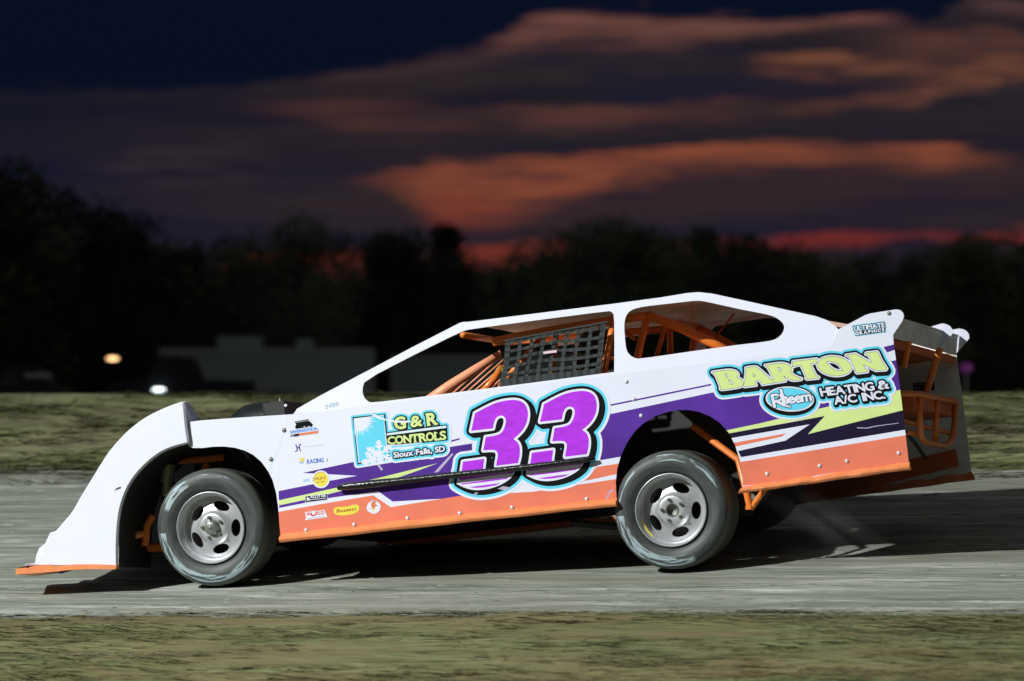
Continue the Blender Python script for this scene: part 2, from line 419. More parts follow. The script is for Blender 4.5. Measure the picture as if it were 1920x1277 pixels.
class MB:
    """collects simple solids, built as ONE mesh"""
    def __init__(s): s.v, s.f, s.m = [], [], []
    def add(s, vs, fs, mi=0):
        b = len(s.v); s.v += [Vector(v) for v in vs]; s.f += [tuple(i + b for i in f) for f in fs]; s.m += [mi] * len(fs)
    def box(s, lo, hi, mi=0, mtx=None):
        (a, b, c), (d, e, f) = lo, hi
        vs = [Vector(p) for p in ((a, b, c), (d, b, c), (d, e, c), (a, e, c), (a, b, f), (d, b, f), (d, e, f), (a, e, f))]
        if mtx: vs = [mtx @ v for v in vs]
        s.add(vs, [(3, 2, 1, 0), (4, 5, 6, 7), (0, 1, 5, 4), (1, 2, 6, 5), (2, 3, 7, 6), (3, 0, 4, 7)], mi)
    def tube(s, pts, r, mi=0, n=10, cap=True):
        pts = [Vector(p) for p in pts]
        rs = r if isinstance(r, (list, tuple)) else [r] * len(pts)
        rings = []; up = None
        for i, p in enumerate(pts):
            d = (pts[min(i + 1, len(pts) - 1)] - pts[max(i - 1, 0)]).normalized()
            if up is None:
                up = d.orthogonal().normalized()
            up = (up - d * up.dot(d)).normalized()
            sd = d.cross(up)
            rings.append([p + (up * math.cos(2 * math.pi * k / n) + sd * math.sin(2 * math.pi * k / n)) * rs[i] for k in range(n)])
        vs = [v for rg in rings for v in rg]; fs = []
        for i in range(len(rings) - 1):
            for k in range(n):
                a, b = i * n + k, i * n + (k + 1) % n
                fs.append((a, b, b + n, a + n))
        if cap:
            fs.append(tuple(range(n - 1, -1, -1))); fs.append(tuple(range((len(rings) - 1) * n, len(rings) * n)))
        s.add(vs, fs, mi)
    def lathe(s, prof, n=64, mi=0, mis=None, axis_c=(0, 0, 0)):
        """prof: (y, r) along the local y axis"""
        vs, fs, ms = [], [], []
        for (y, r) in prof:
            for k in range(n):
                a = 2 * math.pi * k / n
                vs.append((axis_c[0] + r * math.cos(a), axis_c[1] + y, axis_c[2] + r * math.sin(a)))
        for i in range(len(prof) - 1):
            for k in range(n):
                a, b = i * n + k, i * n + (k + 1) % n
                fs.append((a, b, b + n, a + n)); ms.append(mis[i] if mis else mi)
        b = len(s.v); s.v += [Vector(v) for v in vs]; s.f += [tuple(i + b for i in f) for f in fs]; s.m += ms
    def prism(s, pts_a, pts_b, mi=0, caps=True):
        """two matching loops joined by a wall"""
        n = len(pts_a)
        fs = [(k, (k + 1) % n, n + (k + 1) % n, n + k) for k in range(n)]
        if caps:
            fs += [tuple(range(n - 1, -1, -1)), tuple(range(n, 2 * n))]
        s.add(list(pts_a) + list(pts_b), fs, mi)
    def dome(s, c, nrm, r, h=0.6, mi=0, n=10):
        nrm = Vector(nrm).normalized(); a = nrm.orthogonal().normalized(); b = nrm.cross(a); c = Vector(c)
        vs, fs = [], []
        for t in (0, 0.5, 0.85):
            rr, hh = r * math.sqrt(1 - t * t), r * h * t
            vs += [c + nrm * hh + (a * math.cos(2 * math.pi * k / n) + b * math.sin(2 * math.pi * k / n)) * rr for k in range(n)]
        vs.append(c + nrm * r * h)
        for i in range(2):
            for k in range(n):
                p, q = i * n + k, i * n + (k + 1) % n
                fs.append((p, q, q + n, p + n))
        for k in range(n):
            fs.append((2 * n + k, 2 * n + (k + 1) % n, 3 * n))
        s.add(vs, fs, mi)
    def build(s, name, mats, parent=None, smooth=False, loc=None):
        return obj(name, s.v, s.f, mats, parent, s.m, smooth, loc)

def smooth_by_angle(o, deg=40):
    bm = bmesh.new(); bm.from_mesh(o.data)
    for e in bm.edges:
        if len(e.link_faces) == 2:
            e.smooth = e.calc_face_angle(0) < R(deg)
    for f in bm.faces: f.smooth = True
    bm.to_mesh(o.data); bm.free()

# ---------------------------------------------------------------- the car's own frame
YAW, PITCHC, ROLL = R(15.0), R(6.9), R(2.6)
ex = Vector((math.cos(YAW) * math.cos(PITCHC), -math.sin(YAW) * math.cos(PITCHC), math.sin(PITCHC)))
ey0 = Vector((math.sin(YAW), math.cos(YAW), 0)); ez0 = ex.cross(ey0)
ey = ey0 * math.cos(ROLL) - ez0 * math.sin(ROLL)
ez = ex.cross(ey)
CB = Matrix((ex, ey, ez)).transposed()             # columns = axes
o_ray = ray(960, 965)
CO = CAM + o_ray * (30.0 / o_ray.y)                # a point on the left rocker line
CBi = CB.transposed()
EYE = CBi @ (CAM - CO)

def on(px, py, n=(0, 1, 0), k=0.0):
    """where the line of sight meets the plane n.p = k of the car (car coordinates)"""
    d = CBi @ ray(px, py); n = Vector(n)
    return EYE + d * ((k - n.dot(EYE)) / n.dot(d))

def L(px, py, y=0.0):
    return on(px, py, (0, 1, 0), y)

def toworld(p): return CO + CB @ Vector(p)

WID = 1.9
HUB_F, HUB_R = L(398, 990, 0.06), L(1260, 957, 0.04)
RF, RR = 0.334, 0.331

# ---------------------------------------------------------------- the ground's slope, fixed by where the tyres touch it
wf, wr = toworld(HUB_F + Vector((0, .15, 0))), toworld(HUB_R + Vector((0, .16, 0)))
zf, zr = wf.z - RF + 0.006, wr.z - RR + 0.006
GB = 0.088
GA = (zr - zf - GB * (wr.y - wf.y)) / (wr.x - wf.x)
GC = zf - GB * wf.y
GX0 = wf.x
def sat(x): return 14.0 * math.tanh(x / 14.0)
def track_z(x, y): return GA * (sat(x) - sat(GX0)) + GB * y + GC
for _ in range(3):
    e = track_z(wr.x, wr.y) - zr
    GA -= e / (sat(wr.x) - sat(GX0))
print('ground slopes', GA, GB, GC)

def hit_track(px, py, yref=None):
    d = ray(px, py); lo, hi = 8.0, 80.0
    f = lambda t: (CAM + d * t).z - track_z((CAM + d * t).x, (CAM + d * t).y)
    for _ in range(60):
        m = (lo + hi) / 2
        if f(m) > 0: lo = m
        else: hi = m
    return CAM + d * lo
XS = [-60, -45, -32, -24, -18, -14, -11] + [i * 0.2 for i in range(-45, 46)] + [11, 14, 18, 24, 32, 45, 60]
def edge_line(pa, pb, clampx=9.0):
    def y_at(x):
        t = (max(-clampx, min(clampx, x)) - pa.x) / (pb.x - pa.x)
        return pa.y + (pb.y - pa.y) * t
    return y_at
_a, _b = hit_track(300, 1120), hit_track(1620, 1120)
TURN = -math.atan2(_b.y - _a.y, _b.x - _a.x)   # the racing line runs a little across the view
M['track'] = ground_mat('packed_clay', [(0.30, (0.10, 0.112, 0.09)), (0.43, (0.225, 0.24, 0.207)), (0.55, (0.32, 0.33, 0.293)), (0.70, (0.56, 0.57, 0.53))], 1.9, (0.34, 3.4, 1), 0.5, 3.0, 0.9, tint=(0.215, 0.222, 0.17), turn=TURN)
M['verge'] = ground_mat('dry_grass_verge', [(0.22, (0.03, 0.032, 0.012)), (0.40, (0.13, 0.138, 0.058)), (0.60, (0.195, 0.203, 0.09)), (0.80, (0.31, 0.32, 0.19))], 2.4, (0.55, 2.7, 1), 0.9, 4.0, 0.9, tint=(0.185, 0.15, 0.075), turn=TURN)
M['bank'] = ground_mat('rough_grass_bank', [(0.26, (0.012, 0.016, 0.006)), (0.38, (0.14, 0.155, 0.065)), (0.6, (0.27, 0.29, 0.135)), (0.78, (0.42, 0.43, 0.25))], 1.3, (0.45, 1.4, 1), 0.9, 3.0, 0.8, tint=(0.25, 0.235, 0.14))
M['soil'] = ground_mat('dark_field', [(0.3, (0.04, 0.045, 0.02)), (0.5, (0.07, 0.075, 0.04)), (0.7, (0.1, 0.1, 0.06)), (0.8, (0.12, 0.12, 0.08))], 0.3, (1, 1, 1), 0.3, 2.0)

e1 = edge_line(hit_track(100, 1158), hit_track(1820, 1156), 6)
e2 = edge_line(hit_track(100, 886), hit_track(1820, 883), 6)
def at_y(px, py, y):
    d = ray(px, py); return CAM + d * ((y - CAM.y) / d.y)
c0, c1 = at_y(100, 739, 14.0), at_y(1820, 736, 14.0)
def crest_z(x):
    t = (max(-12, min(12, x)) - c0.x) / (c1.x - c0.x)
    return c0.z + (c1.z - c0.z) * t
rg = random.Random(5)
from mathutils import noise as mn
def strip(name, mat_, rows, wob=0.0, wsc=(0.4, 1.2)):
    """rows: functions (x) -> (y, z)"""
    vs, fs = [], []
    nx = len(XS)
    for r_ in rows:
        for x in XS:
            y, z = r_(x)
            vs.append((x, y, z))
    for j in range(len(rows) - 1):
        for i in range(nx - 1):
            a = j * nx + i
            fs.append((a, a + 1, a + nx + 1, a + nx))
    o = obj(name, vs, fs, mat_, smooth=True)
    return tag(o, kind='structure')
def bumpz(x, y, amp, sx=0.35, sy=1.0):
    return amp * mn.noise(Vector((x * sx, y * sy, 0.3)))
def wob(x, k): return 0.30 * mn.noise(Vector((x * 0.45, k, 0))) + 0.16 * mn.noise(Vector((x * 1.7, k + 3, 0))) + 0.08 * mn.noise(Vector((x * 4.1, k + 5, 0)))
def verge_row(t):
    def f(x):
        y1 = e1(x); y = y1 - t
        z = track_z(x, y1) + 0.055 * (y - y1)
        w = min(1, t / 0.25)
        return y + (wob(x, 7) if t == 0 else 0), z + w * (0.03 + bumpz(x, y, 0.035, 0.8, 2.2) + bumpz(x, y, 0.02, 2.2, 5)) - 0.25 * max(0, (t - 8)) * 0.02
    return f
def mid_row(t):
    def f(x):
        ya, yb = e1(x), e2(x)
        y = ya + (yb - ya) * t
        w = min(t, 1 - t) * 10
        y += wob(x, 7) if t == 0 else 2.2 * wob(x, 19) if t == 1 else 0
        return y, track_z(x, y) + min(1, w) * (bumpz(x, y, 0.010, 0.5, 2.5) + bumpz(x, y, 0.006, 2.0, 6.0))
    return f
def bank_row(t):
    def f(x):
        ya = e2(x) + 2.2 * wob(x, 19); y = ya + (14.0 - ya) * t
        za = track_z(x, ya); zb = crest_z(x)
        s = t * t * (3 - 2 * t) * 0.35 + t * 0.65
        return y, za + (zb - za) * s + min(1, t * 6) * (bumpz(x, y, 0.10, 0.5, 0.7) + bumpz(x, y, 0.08, 1.2, 1.4) + bumpz(x, y, 0.03, 2.6, 2.7)) * (1 if t < 0.9 else 0.35)
    return f
strip('grass_verge', M['verge'], [verge_row(t) for t in [28, 20, 14, 11, 9] + [8 - i * 0.16 for i in range(50)] + [0]])
strip('dirt_track', M['track'], [mid_row(i / 70) for i in range(71)])
def back_row(y, z):
    return lambda x: (y, z if y > 17 else crest_z(x) - 0.25)
strip('grass_bank', M['bank'], [bank_row(i / 44) for i in range(45)] + [back_row(15.2, 0), back_row(19, 0.35), back_row(24, 0.3)])
gx, gy = [-3000, -400, -60, 60, 400, 3000], [24, 60, 120, 300, 900, 4000]
tag(obj('ground', [(x, y, 0.3) for y in gy for x in gx], [(j * 6 + i, j * 6 + i + 1, j * 6 + i + 7, j * 6 + i + 6) for j in range(5) for i in range(5)], M['soil']), kind='structure')

# short dry grass, combed flat along the track by passing cars
def grass(name, label, n, xr, yf, zf_, ln, hr, wd, mats, seed, spread=.13):
    r_ = random.Random(seed); vs, fs, mi = [], [], []
    cnt_ = 0
    while cnt_ < n:
        x = r_.uniform(*xr); y = yf(x, r_.random())
        q_ = Vector((x * math.cos(TURN) - y * math.sin(TURN), x * math.sin(TURN) + y * math.cos(TURN), 0))
        d_ = mn.noise(Vector((q_.x * 0.45, q_.y * 1.1, 3.3))) + 0.6 * mn.noise(Vector((q_.x * 1.4, q_.y * 3.5, 1.3)))
        if r_.random() > 0.5 + d_ * 0.9: continue
        cnt_ += 1
        z = zf_(x, y)
        pv = mn.noise(Vector((q_.x * 0.5, q_.y * 1.6, 9.1))) * 1.3 + r_.gauss(0, .35)
        m_ = 3 if pv < -.42 else 0 if pv < .15 else 2 if pv < .4 else 1
        for _ in range(3):
            a = r_.gauss(0, spread) - TURN + (math.pi if r_.random() < .4 else 0)
            l_ = r_.uniform(*ln); h = r_.uniform(*hr); w = r_.uniform(*wd)
            bx, by = x + r_.gauss(0, .05), y + r_.gauss(0, .03)
            c_, s_ = math.cos(a), math.sin(a); k = len(vs)
            vs += [(bx + s_ * w, by - c_ * w, z - .004), (bx - s_ * w, by + c_ * w, z - .004),
                   (bx + c_ * l_ * .5 - s_ * w, by + s_ * l_ * .5 + c_ * w, z + h), (bx + c_ * l_ * .5 + s_ * w, by + s_ * l_ * .5 - c_ * w, z + h), (bx + c_ * l_, by + s_ * l_, z + h * .6)]
            fs += [(k, k + 1, k + 2, k + 3), (k + 3, k + 2, k + 4)]; mi += [m_, m_]
    return tag(obj(name, vs, fs, mats, mi=mi), label, 'grass', kind='stuff')
GM = [mat('olive_grass', (0.165, 0.175, 0.072), 0.9, var=0.35, scale=1.5, spec=.1), mat('straw_grass', (0.28, 0.28, 0.155), 0.9, var=0.3, scale=2, spec=.1), mat('green_grass', (0.145, 0.168, 0.07), 0.9, var=0.3, scale=2, spec=.1), mat('brown_grass', (0.16, 0.128, 0.06), 0.9, var=0.3, scale=2, spec=.1)]
from mathutils.bvhtree import BVHTree
def heights(o):
    t_ = BVHTree.FromPolygons([v.co for v in o.data.vertices], [tuple(p.vertices) for p in o.data.polygons])
    def f(x, y):
        h = t_.ray_cast(Vector((x, y, 20)), Vector((0, 0, -1)))
        return h[0].z if h[0] is not None else -50
    return f
hv_, hb_ = heights(S.objects['grass_verge']), heights(S.objects['grass_bank'])
ht_ = heights(S.objects['dirt_track'])
hv2_ = lambda x, y: max(hv_(x, y), ht_(x, y))
grass('verge_grass', 'short dry olive grass along the near edge of the track', 6500, (-4.6, 5.0), lambda x, t: e1(x) + wob(x, 7) + .22 - 4.7 * t ** 1.15, hv2_, (.08, .24), (.004, .011), (.003, .008), GM, 4)
grass('bank_grass', 'rough grass on the bank beyond the track', 6000, (-7.5, 8.0), lambda x, t: e2(x) - .9 + (14.85 - e2(x)) * t ** .9, lambda x, y: max(hb_(x, y), ht_(x, y)), (.15, .5), (.008, .028), (.006, .016), GM, 6)

# loose clay crumbs and clods thrown off the racing line
r_ = random.Random(12); vs, fs = [], []
zt_ = heights(S.objects['dirt_track'])
k0 = 0
while k0 < 2600:
    x = r_.uniform(-4.8, 5.2); ya, yb = e1(x), e2(x); y = ya + (yb - ya) * r_.random() ** 1.6
    if r_.random() > .35 + mn.noise(Vector((x * .5, y * 1.6, 2.2))) * 1.1: continue
    k0 += 1; sz = r_.choice((.005, .007, .009, .012, .016)) * r_.uniform(.7, 1.4); z = zt_(x, y); b = len(vs)
    el = r_.uniform(1.5, 4.5); hh = sz * r_.uniform(.25, .5); c_, s_ = math.cos(-TURN), math.sin(-TURN)
    for lv, q in ((0, 1.0), (.75, .72), (1.0, .3)):
        for j in range(7):
            a = 6.283 * j / 7; rr = sz * q * r_.uniform(.75, 1.2); px_, py_ = math.cos(a) * rr * el, math.sin(a) * rr
            vs.append((x + px_ * c_ - py_ * s_, y + px_ * s_ + py_ * c_, z - .002 + hh * lv))
    for i in (0, 1):
        fs += [(b + i * 7 + j, b + i * 7 + (j + 1) % 7, b + i * 7 + 7 + (j + 1) % 7, b + i * 7 + 7 + j) for j in range(7)]
    fs.append(tuple(b + 14 + j for j in range(7)))
tag(obj('clay_crumbs', vs, fs, mat('loose_clay', (0.24, 0.25, 0.22), 0.9, var=0.4, scale=3, spec=.1)), 'loose clay crumbs and scraped clods scattered over the dirt track', 'dirt', kind='stuff')

# ---------------------------------------------------------------- flat artwork: outlines, text, offsets (all in the panel's own drawing units)
def Zm(ox, oy, s, pts): return [(ox + x / s, oy + y / s) for x, y in pts]

def smoothpoly(pts, it=2, sharp=50):
    """corner cutting that leaves sharp corners alone"""
    for _ in range(it):
        n = len(pts); out = []
        for i in range(n):
            a, b, c_ = Vector(pts[i - 1]), Vector(pts[i]), Vector(pts[(i + 1) % n])
            u1, u2 = (b - a), (c_ - b)
            ang = abs(math.degrees(u1.angle(u2, 0))) if u1.length > 1e-6 and u2.length > 1e-6 else 0
            if ang > sharp or ang < 3: out.append(tuple(b))
            else: out += [tuple(b + (a - b) * 0.25), tuple(b + (c_ - b) * 0.25)]
        pts = out
    return pts

def ell(cx, cy, rx, ry, rot=0, n=40):
    c_, s_ = math.cos(R(rot)), math.sin(R(rot))
    return [(cx + rx * math.cos(t) * c_ - ry * math.sin(t) * s_, cy + rx * math.cos(t) * s_ + ry * math.sin(t) * c_)
            for t in (2 * math.pi * i / n for i in range(n))]

def inside(P, loops):
    x, y = P[:, 0], P[:, 1]; r = np.zeros(len(P), bool)
    for lp in loops:
        q = np.asarray(lp, float); a, b = q, np.roll(q, -1, 0)
        for (x0, y0), (x1, y1) in zip(a, b):
            if y0 == y1: continue
            m = ((y0 > y) != (y1 > y)) & (x < (x1 - x0) * (y - y0) / (y1 - y0) + x0)
            r ^= m
    return r

def sdf(P, loops):
    d = np.full(len(P), 1e9)
    for lp in loops:
        q = np.asarray(lp, float)
        for a, b in zip(q, np.roll(q, -1, 0)):
            ab = b - a; ll = ab @ ab
            if ll < 1e-12: continue
            t = np.clip(((P - a) @ ab) / ll, 0, 1)
            e = P - a - t[:, None] * ab
            d = np.minimum(d, (e * e).sum(1))
    d = np.sqrt(d)
    return np.where(inside(P, loops), -d, d)

def contour(F, x0, y0, h):
    """closed loops of F = 0 (negative inside), F on a grid with positive border"""
    ny, nx = F.shape; nxt = {}
    def pt(k):
        j, i, dr = k
        if dr == 0:
            a, b = F[j, i], F[j, i + 1]; return (x0 + (i + a / (a - b)) * h, y0 + j * h)
        a, b = F[j, i], F[j + 1, i]; return (x0 + i * h, y0 + (j + a / (a - b)) * h)
    ins = F < 0
    code = ins[:-1, :-1] * 1 + ins[:-1, 1:] * 2 + ins[1:, 1:] * 4 + ins[1:, :-1] * 8
    T = {1: [(3, 0)], 2: [(0, 1)], 3: [(3, 1)], 4: [(1, 2)], 5: [(3, 0), (1, 2)], 6: [(0, 2)], 7: [(3, 2)], 8: [(2, 3)], 9: [(2, 0)],
         10: [(0, 1), (2, 3)], 11: [(2, 1)], 12: [(1, 3)], 13: [(1, 0)], 14: [(0, 3)]}
    for j, i in zip(*np.nonzero((code > 0) & (code < 15))):
        j, i = int(j), int(i)
        E = [(j, i, 0), (j, i + 1, 1), (j + 1, i, 0), (j, i, 1)]
        for a, b in T[int(code[j, i])]:
            nxt[E[a]] = E[b]
    loops = []
    while nxt:
        k0 = next(iter(nxt)); k = k0; lp = []
        while k in nxt:
            lp.append(pt(k)); k = nxt.pop(k)
        if len(lp) > 3: loops.append(rdp(lp, 0.09))
    ar = lambda l: abs(sum(a[0] * b[1] - b[0] * a[1] for a, b in zip(l, l[1:] + l[:1]))) / 2
    return [l for l in loops if len(l) >= 3 and ar(l) > 0.5]

def rdp(lp, eps):
    P = np.array(lp); n = len(P)
    far = int(np.argmax(((P - P[0]) ** 2).sum(1)))
    keep = np.zeros(n + 1, bool); keep[[0, far, n]] = True
    Q = np.vstack([P, P[:1]]); st = [(0, far), (far, n)]
    while st:
        a, b = st.pop()
        if b - a < 2: continue
        ab = Q[b] - Q[a]; l = math.hypot(*ab) + 1e-12
        d = np.abs(ab[0] * (Q[a + 1:b, 1] - Q[a, 1]) - ab[1] * (Q[a + 1:b, 0] - Q[a, 0])) / l
        k = int(np.argmax(d))
        if d[k] > eps:
            k += a + 1; keep[k] = True; st += [(a, k), (k, b)]
    return [tuple(p) for p in P[keep[:n]]]

def grow(shapes, r, shifts=((0, 0),), h=0.6):
    """union of shapes (each a list of loops), grown by r, also swept along shifts"""
    A = np.array([p for s in shapes for l in s for p in l])
    m = abs(r) + 2 * h + max(max(abs(a), abs(b)) for a, b in shifts)
    x0, y0 = A.min(0) - m; x1, y1 = A.max(0) + m
    nx, ny = int((x1 - x0) / h) + 2, int((y1 - y0) / h) + 2
    gx_, gy_ = np.meshgrid(x0 + np.arange(nx) * h, y0 + np.arange(ny) * h)
    P = np.stack([gx_.ravel(), gy_.ravel()], 1)
    F = np.full(len(P), 1e9)
    for s in shapes:
        q = np.array([p for l in s for p in l])
        for sh in shifts:
            lo, hi = q.min(0) + sh - abs(r) - 2 * h, q.max(0) + sh + abs(r) + 2 * h
            k = ((P >= lo) & (P <= hi)).all(1)
            F[k] = np.minimum(F[k], sdf(P[k] - np.array(sh), s) - r)
    return contour(np.where(np.abs(F) < 1e-6, 1e-6, F).reshape(ny, nx), x0, y0, h)

def sweep(dx, dy, n=4): return [(dx * i / n, dy * i / n) for i in range(n + 1)]

def stroke(pts, w):
    """a pen line of width w (per-point widths allowed) as quads and discs"""
    ws = w if isinstance(w, (list, tuple)) else [w] * len(pts)
    out = []
    for i in range(len(pts) - 1):
        a, b = Vector(pts[i]), Vector(pts[i + 1]); d = (b - a).normalized(); n = Vector((-d.y, d.x))
        out.append([[tuple(a + n * ws[i] / 2), tuple(b + n * ws[i + 1] / 2), tuple(b - n * ws[i + 1] / 2), tuple(a - n * ws[i] / 2)]])
    for p, ww in list(zip(pts, ws))[1:-1]:
        out.append([ell(p[0], p[1], ww / 2, ww / 2, n=10)])
    return out

_glyphs = {}
def glyph_loops(ch):
    if ch in _glyphs: return _glyphs[ch]
    cu = bpy.data.curves.new('g', 'FONT'); cu.body = ch; cu.resolution_u = 4
    ob = bpy.data.objects.new('g', cu); COL.objects.link(ob)
    dg = bpy.context.evaluated_depsgraph_get(); ev = ob.evaluated_get(dg); me = ev.to_mesh()
    key = lambda v: (round(v.co.x, 5), round(v.co.y, 5))
    cnt = {}
    for p in me.polygons:
        vs = [key(me.vertices[i]) for i in p.vertices]
        for a, b in zip(vs, vs[1:] + vs[:1]):
            if a == b: continue
            if (b, a) in cnt: del cnt[(b, a)]
            else: cnt[(a, b)] = 1
    nx = {}
    for a, b in cnt: nx.setdefault(a, []).append(b)
    loops = []
    while nx:
        k = next(iter(nx)); lp = []
        while k in nx:
            lp.append(k); s = nx[k]; q = s.pop()
            if not s: del nx[k]
            k = q
        if len(lp) > 2: loops.append(lp)
    ev.to_mesh_clear()
    bpy.data.objects.remove(ob); bpy.data.curves.remove(cu)
    xs = [x for l in loops for x, y in l]
    _glyphs[ch] = (loops, min(xs), max(xs)) if loops else ([], 0, 0.25)
    return _glyphs[ch]

def text(s, p0, p1, hv, gap=0.06, bold=0.0, space=0.28):
    """lettering from p0 to p1 along the baseline, hv = capital-height vector; returns shapes (list of loops per letter)"""
    x, items = 0.0, []
    for ch in s:
        if ch == ' ': x += space; continue
        lp, a, b = glyph_loops(ch)
        items.append((lp, x - a)); x += b - a + gap
    wtot = x - gap
    caps = max(y for l in glyph_loops('H')[0] for _, y in l)
    bx = Vector((p1[0] - p0[0], p1[1] - p0[1])) / wtot; hvv = Vector(hv) / caps; o = Vector(p0)
    shapes = [[[tuple(o + bx * (px + dx) + hvv * py) for px, py in l] for l in lp] for lp, dx in items]
    return [[l for l in grow([sh], bold, h=0.35)] for sh in shapes] if bold else shapes

def flat_panel(name, outlines, layers, mats, parent, n=(0, 1, 0), k=0.0, proud=0.0, thick=0.004, inner=None, mirror=False, extra=None, clip=None, from_px=True):
    """One sheet cut to OUTLINES (even-odd loops) and coloured by LAYERS [(loops, material index)], last on top."""
    nn = Vector(n)
    loops = list(outlines) + [l for ls, _ in layers for l in ls] + (list(clip) if clip else [])
    vs, es, seen = [], [], {}
    def vid(p):
        q = (round(p[0], 3), round(p[1], 3))
        if q not in seen: seen[q] = len(vs); vs.append(Vector(q))
        return seen[q]
    for lp in loops:
        ids = [vid(p) for p in lp]
        es += [(a, b) for a, b in zip(ids, ids[1:] + ids[:1]) if a != b]
    ov, oe, of, *_ = delaunay_2d_cdt(vs, es, [], 0, 1e-4)
    P = np.array([tuple(v) for v in ov]); F = [f for f in of if len(f) == 3]
    C = np.array([P[list(f)].mean(0) for f in F])
    area = np.array([abs(np.cross(P[f[1]] - P[f[0]], P[f[2]] - P[f[0]])) for f in F])
    ok = inside(C, outlines) & (area > 1e-5)
    if clip: ok &= inside(C, clip)
    mi = np.zeros(len(F), int)
    for ls, m in layers:
        mi[inside(C, ls)] = m
    mp = (lambda p: on(p[0], p[1], nn, k)) if from_px else (lambda p: Vector((p[0], 0, p[1])))
    base = [mp(p) for p in P]
    front = [b - nn.normalized() * proud for b in base]
    back = [f + nn.normalized() * thick for f in front]
    used = {}; V_, F_, MI = [], [], []
    def add(p, side):
        if (p, side) not in used: used[(p, side)] = len(V_); V_.append((front, back)[side][p])
        return used[(p, side)]
    cnt = {}
    inn = inner if inner is not None else 0
    for f, m, o_ in zip(F, mi, ok):
        if not o_: continue
        a, b, c_ = (front[i] for i in f)
        if (b - a).cross(c_ - a).dot(nn) > 0: f = f[::-1]
        F_.append(tuple(add(i, 0) for i in f)); MI.append(int(m))
        if thick: F_.append(tuple(add(i, 1) for i in f[::-1])); MI.append(inn)
        for x, y in zip(f, f[1:] + f[:1]):
            if (y, x) in cnt: del cnt[(y, x)]
            else: cnt[(x, y)] = int(m)
    if thick:
        for (x, y), m in cnt.items():
            F_.append((add(x, 0), add(x, 1), add(y, 1), add(y, 0))); MI.append(m)
    if extra:
        ev, ef, em = extra
        b = len(V_); V_ += ev; F_ += [tuple(i + b for i in f) for f in ef]; MI += em
    if mirror:
        V_ = [Vector((v.x, WID - v.y, v.z)) for v in V_]; F_ = [f[::-1] for f in F_]
    return obj(name, V_, F_, mats, parent, MI)

# ---------------------------------------------------------------- THE CAR
BASE = Vector((0.0, WID / 2, -0.36))
car = empty('race_car', toworld(BASE))
car.matrix_world = Matrix.Translation(toworld(BASE)) @ CB.to_4x4()
tag(car, 'white and orange dirt-track race car numbered 33, tail raised, on the clay track', 'race car')
_obj = obj
def obj(name, verts, faces, mats, parent=None, mi=None, smooth=False, loc=None):
    if parent is car:
        verts = [Vector(v) - BASE for v in verts]
    elif parent is not None and parent.get('incar'):
        verts = [Vector(v) - BASE for v in verts]
    o = _obj(name, verts, faces, mats, parent, mi, smooth, loc)
    if parent is not None and (parent is car or parent.get('incar')): o['incar'] = 1
    return o

ZB = L(694, 760).z                                   # belt line
GK = 0.07                                            # how far the upper body leans in
GN = Vector((0, 1, -GK)); GKc = -GK * ZB
def G(px, py): return on(px, py, GN, GKc)
def mir(p): return Vector((p[0], WID - p[1], p[2]))

# outlines traced on the flat left side
front_arch = [(524, 985), (522, 955), (518, 925), (511, 900), (503, 884), (490, 866), (475, 853), (458, 844.5), (440, 839.5), (420, 837.2), (400, 837.6), (380, 840), (362, 840), (354, 837)]
rear_arch = [(1156, 935), (1154.5, 905), (1157, 880), (1164, 855), (1175, 831), (1190, 809), (1207, 793.5), (1228, 780.5), (1250, 772.5), (1272, 768.8), (1290, 768.6), (1310, 772), (1332, 781), (1350, 793), (1366, 811), (1378, 834), (1387, 862), (1391.5, 890), (1393, 914)]
seam = [(1173, 707), (1177, 722), (1187, 746), (1196, 772), (1202, 797.5)]
def arch_split():
    i = min(range(len(rear_arch)), key=lambda j: abs(rear_arch[j][0] - 1207))
    return i
ia = arch_split()
def belt(px): # a line of constant height
    p = L(px, 760 - 0.122 * (px - 694)); 
    for _ in range(3):
        q = CBi @ (ray(px, 760 - 0.122 * (px - 694)))
        break
    lo, hi = 500.0, 900.0
    for _ in range(50):
        m = (lo + hi) / 2
        if L(px, m).z > ZB: lo = m
        else: hi = m
    return (px, lo)
door_out = [(352, 791.5), (375, 788.5), (420, 785), (550, 776.5), (556, 768)] + [belt(x) for x in (575, 640, 760, 900, 1050, 1150)] + [belt(1172)] + seam[1:] \
    + [p for p in rear_arch[:ia][::-1]] + [(1155, 943), (850, 978), (527, 1012)] + front_arch
quarter_out = [belt(1172)] + [belt(x) for x in (1250, 1350, 1450, 1520, 1556)] + [(1573, 617), (1590, 608), (1606, 599.5), (1622, 591), (1632, 587.8), (1656, 583.8), (1680, 580), (1688, 581.5), (1693, 586), (1695, 593), (1692, 602), (1674.5, 628),
               (1676, 648), (1684, 700), (1691, 756), (1698, 815), (1704, 868), (1550, 891), (1394, 917)] + rear_arch[::-1][:len(rear_arch) - ia] + seam[::-1][:-1]

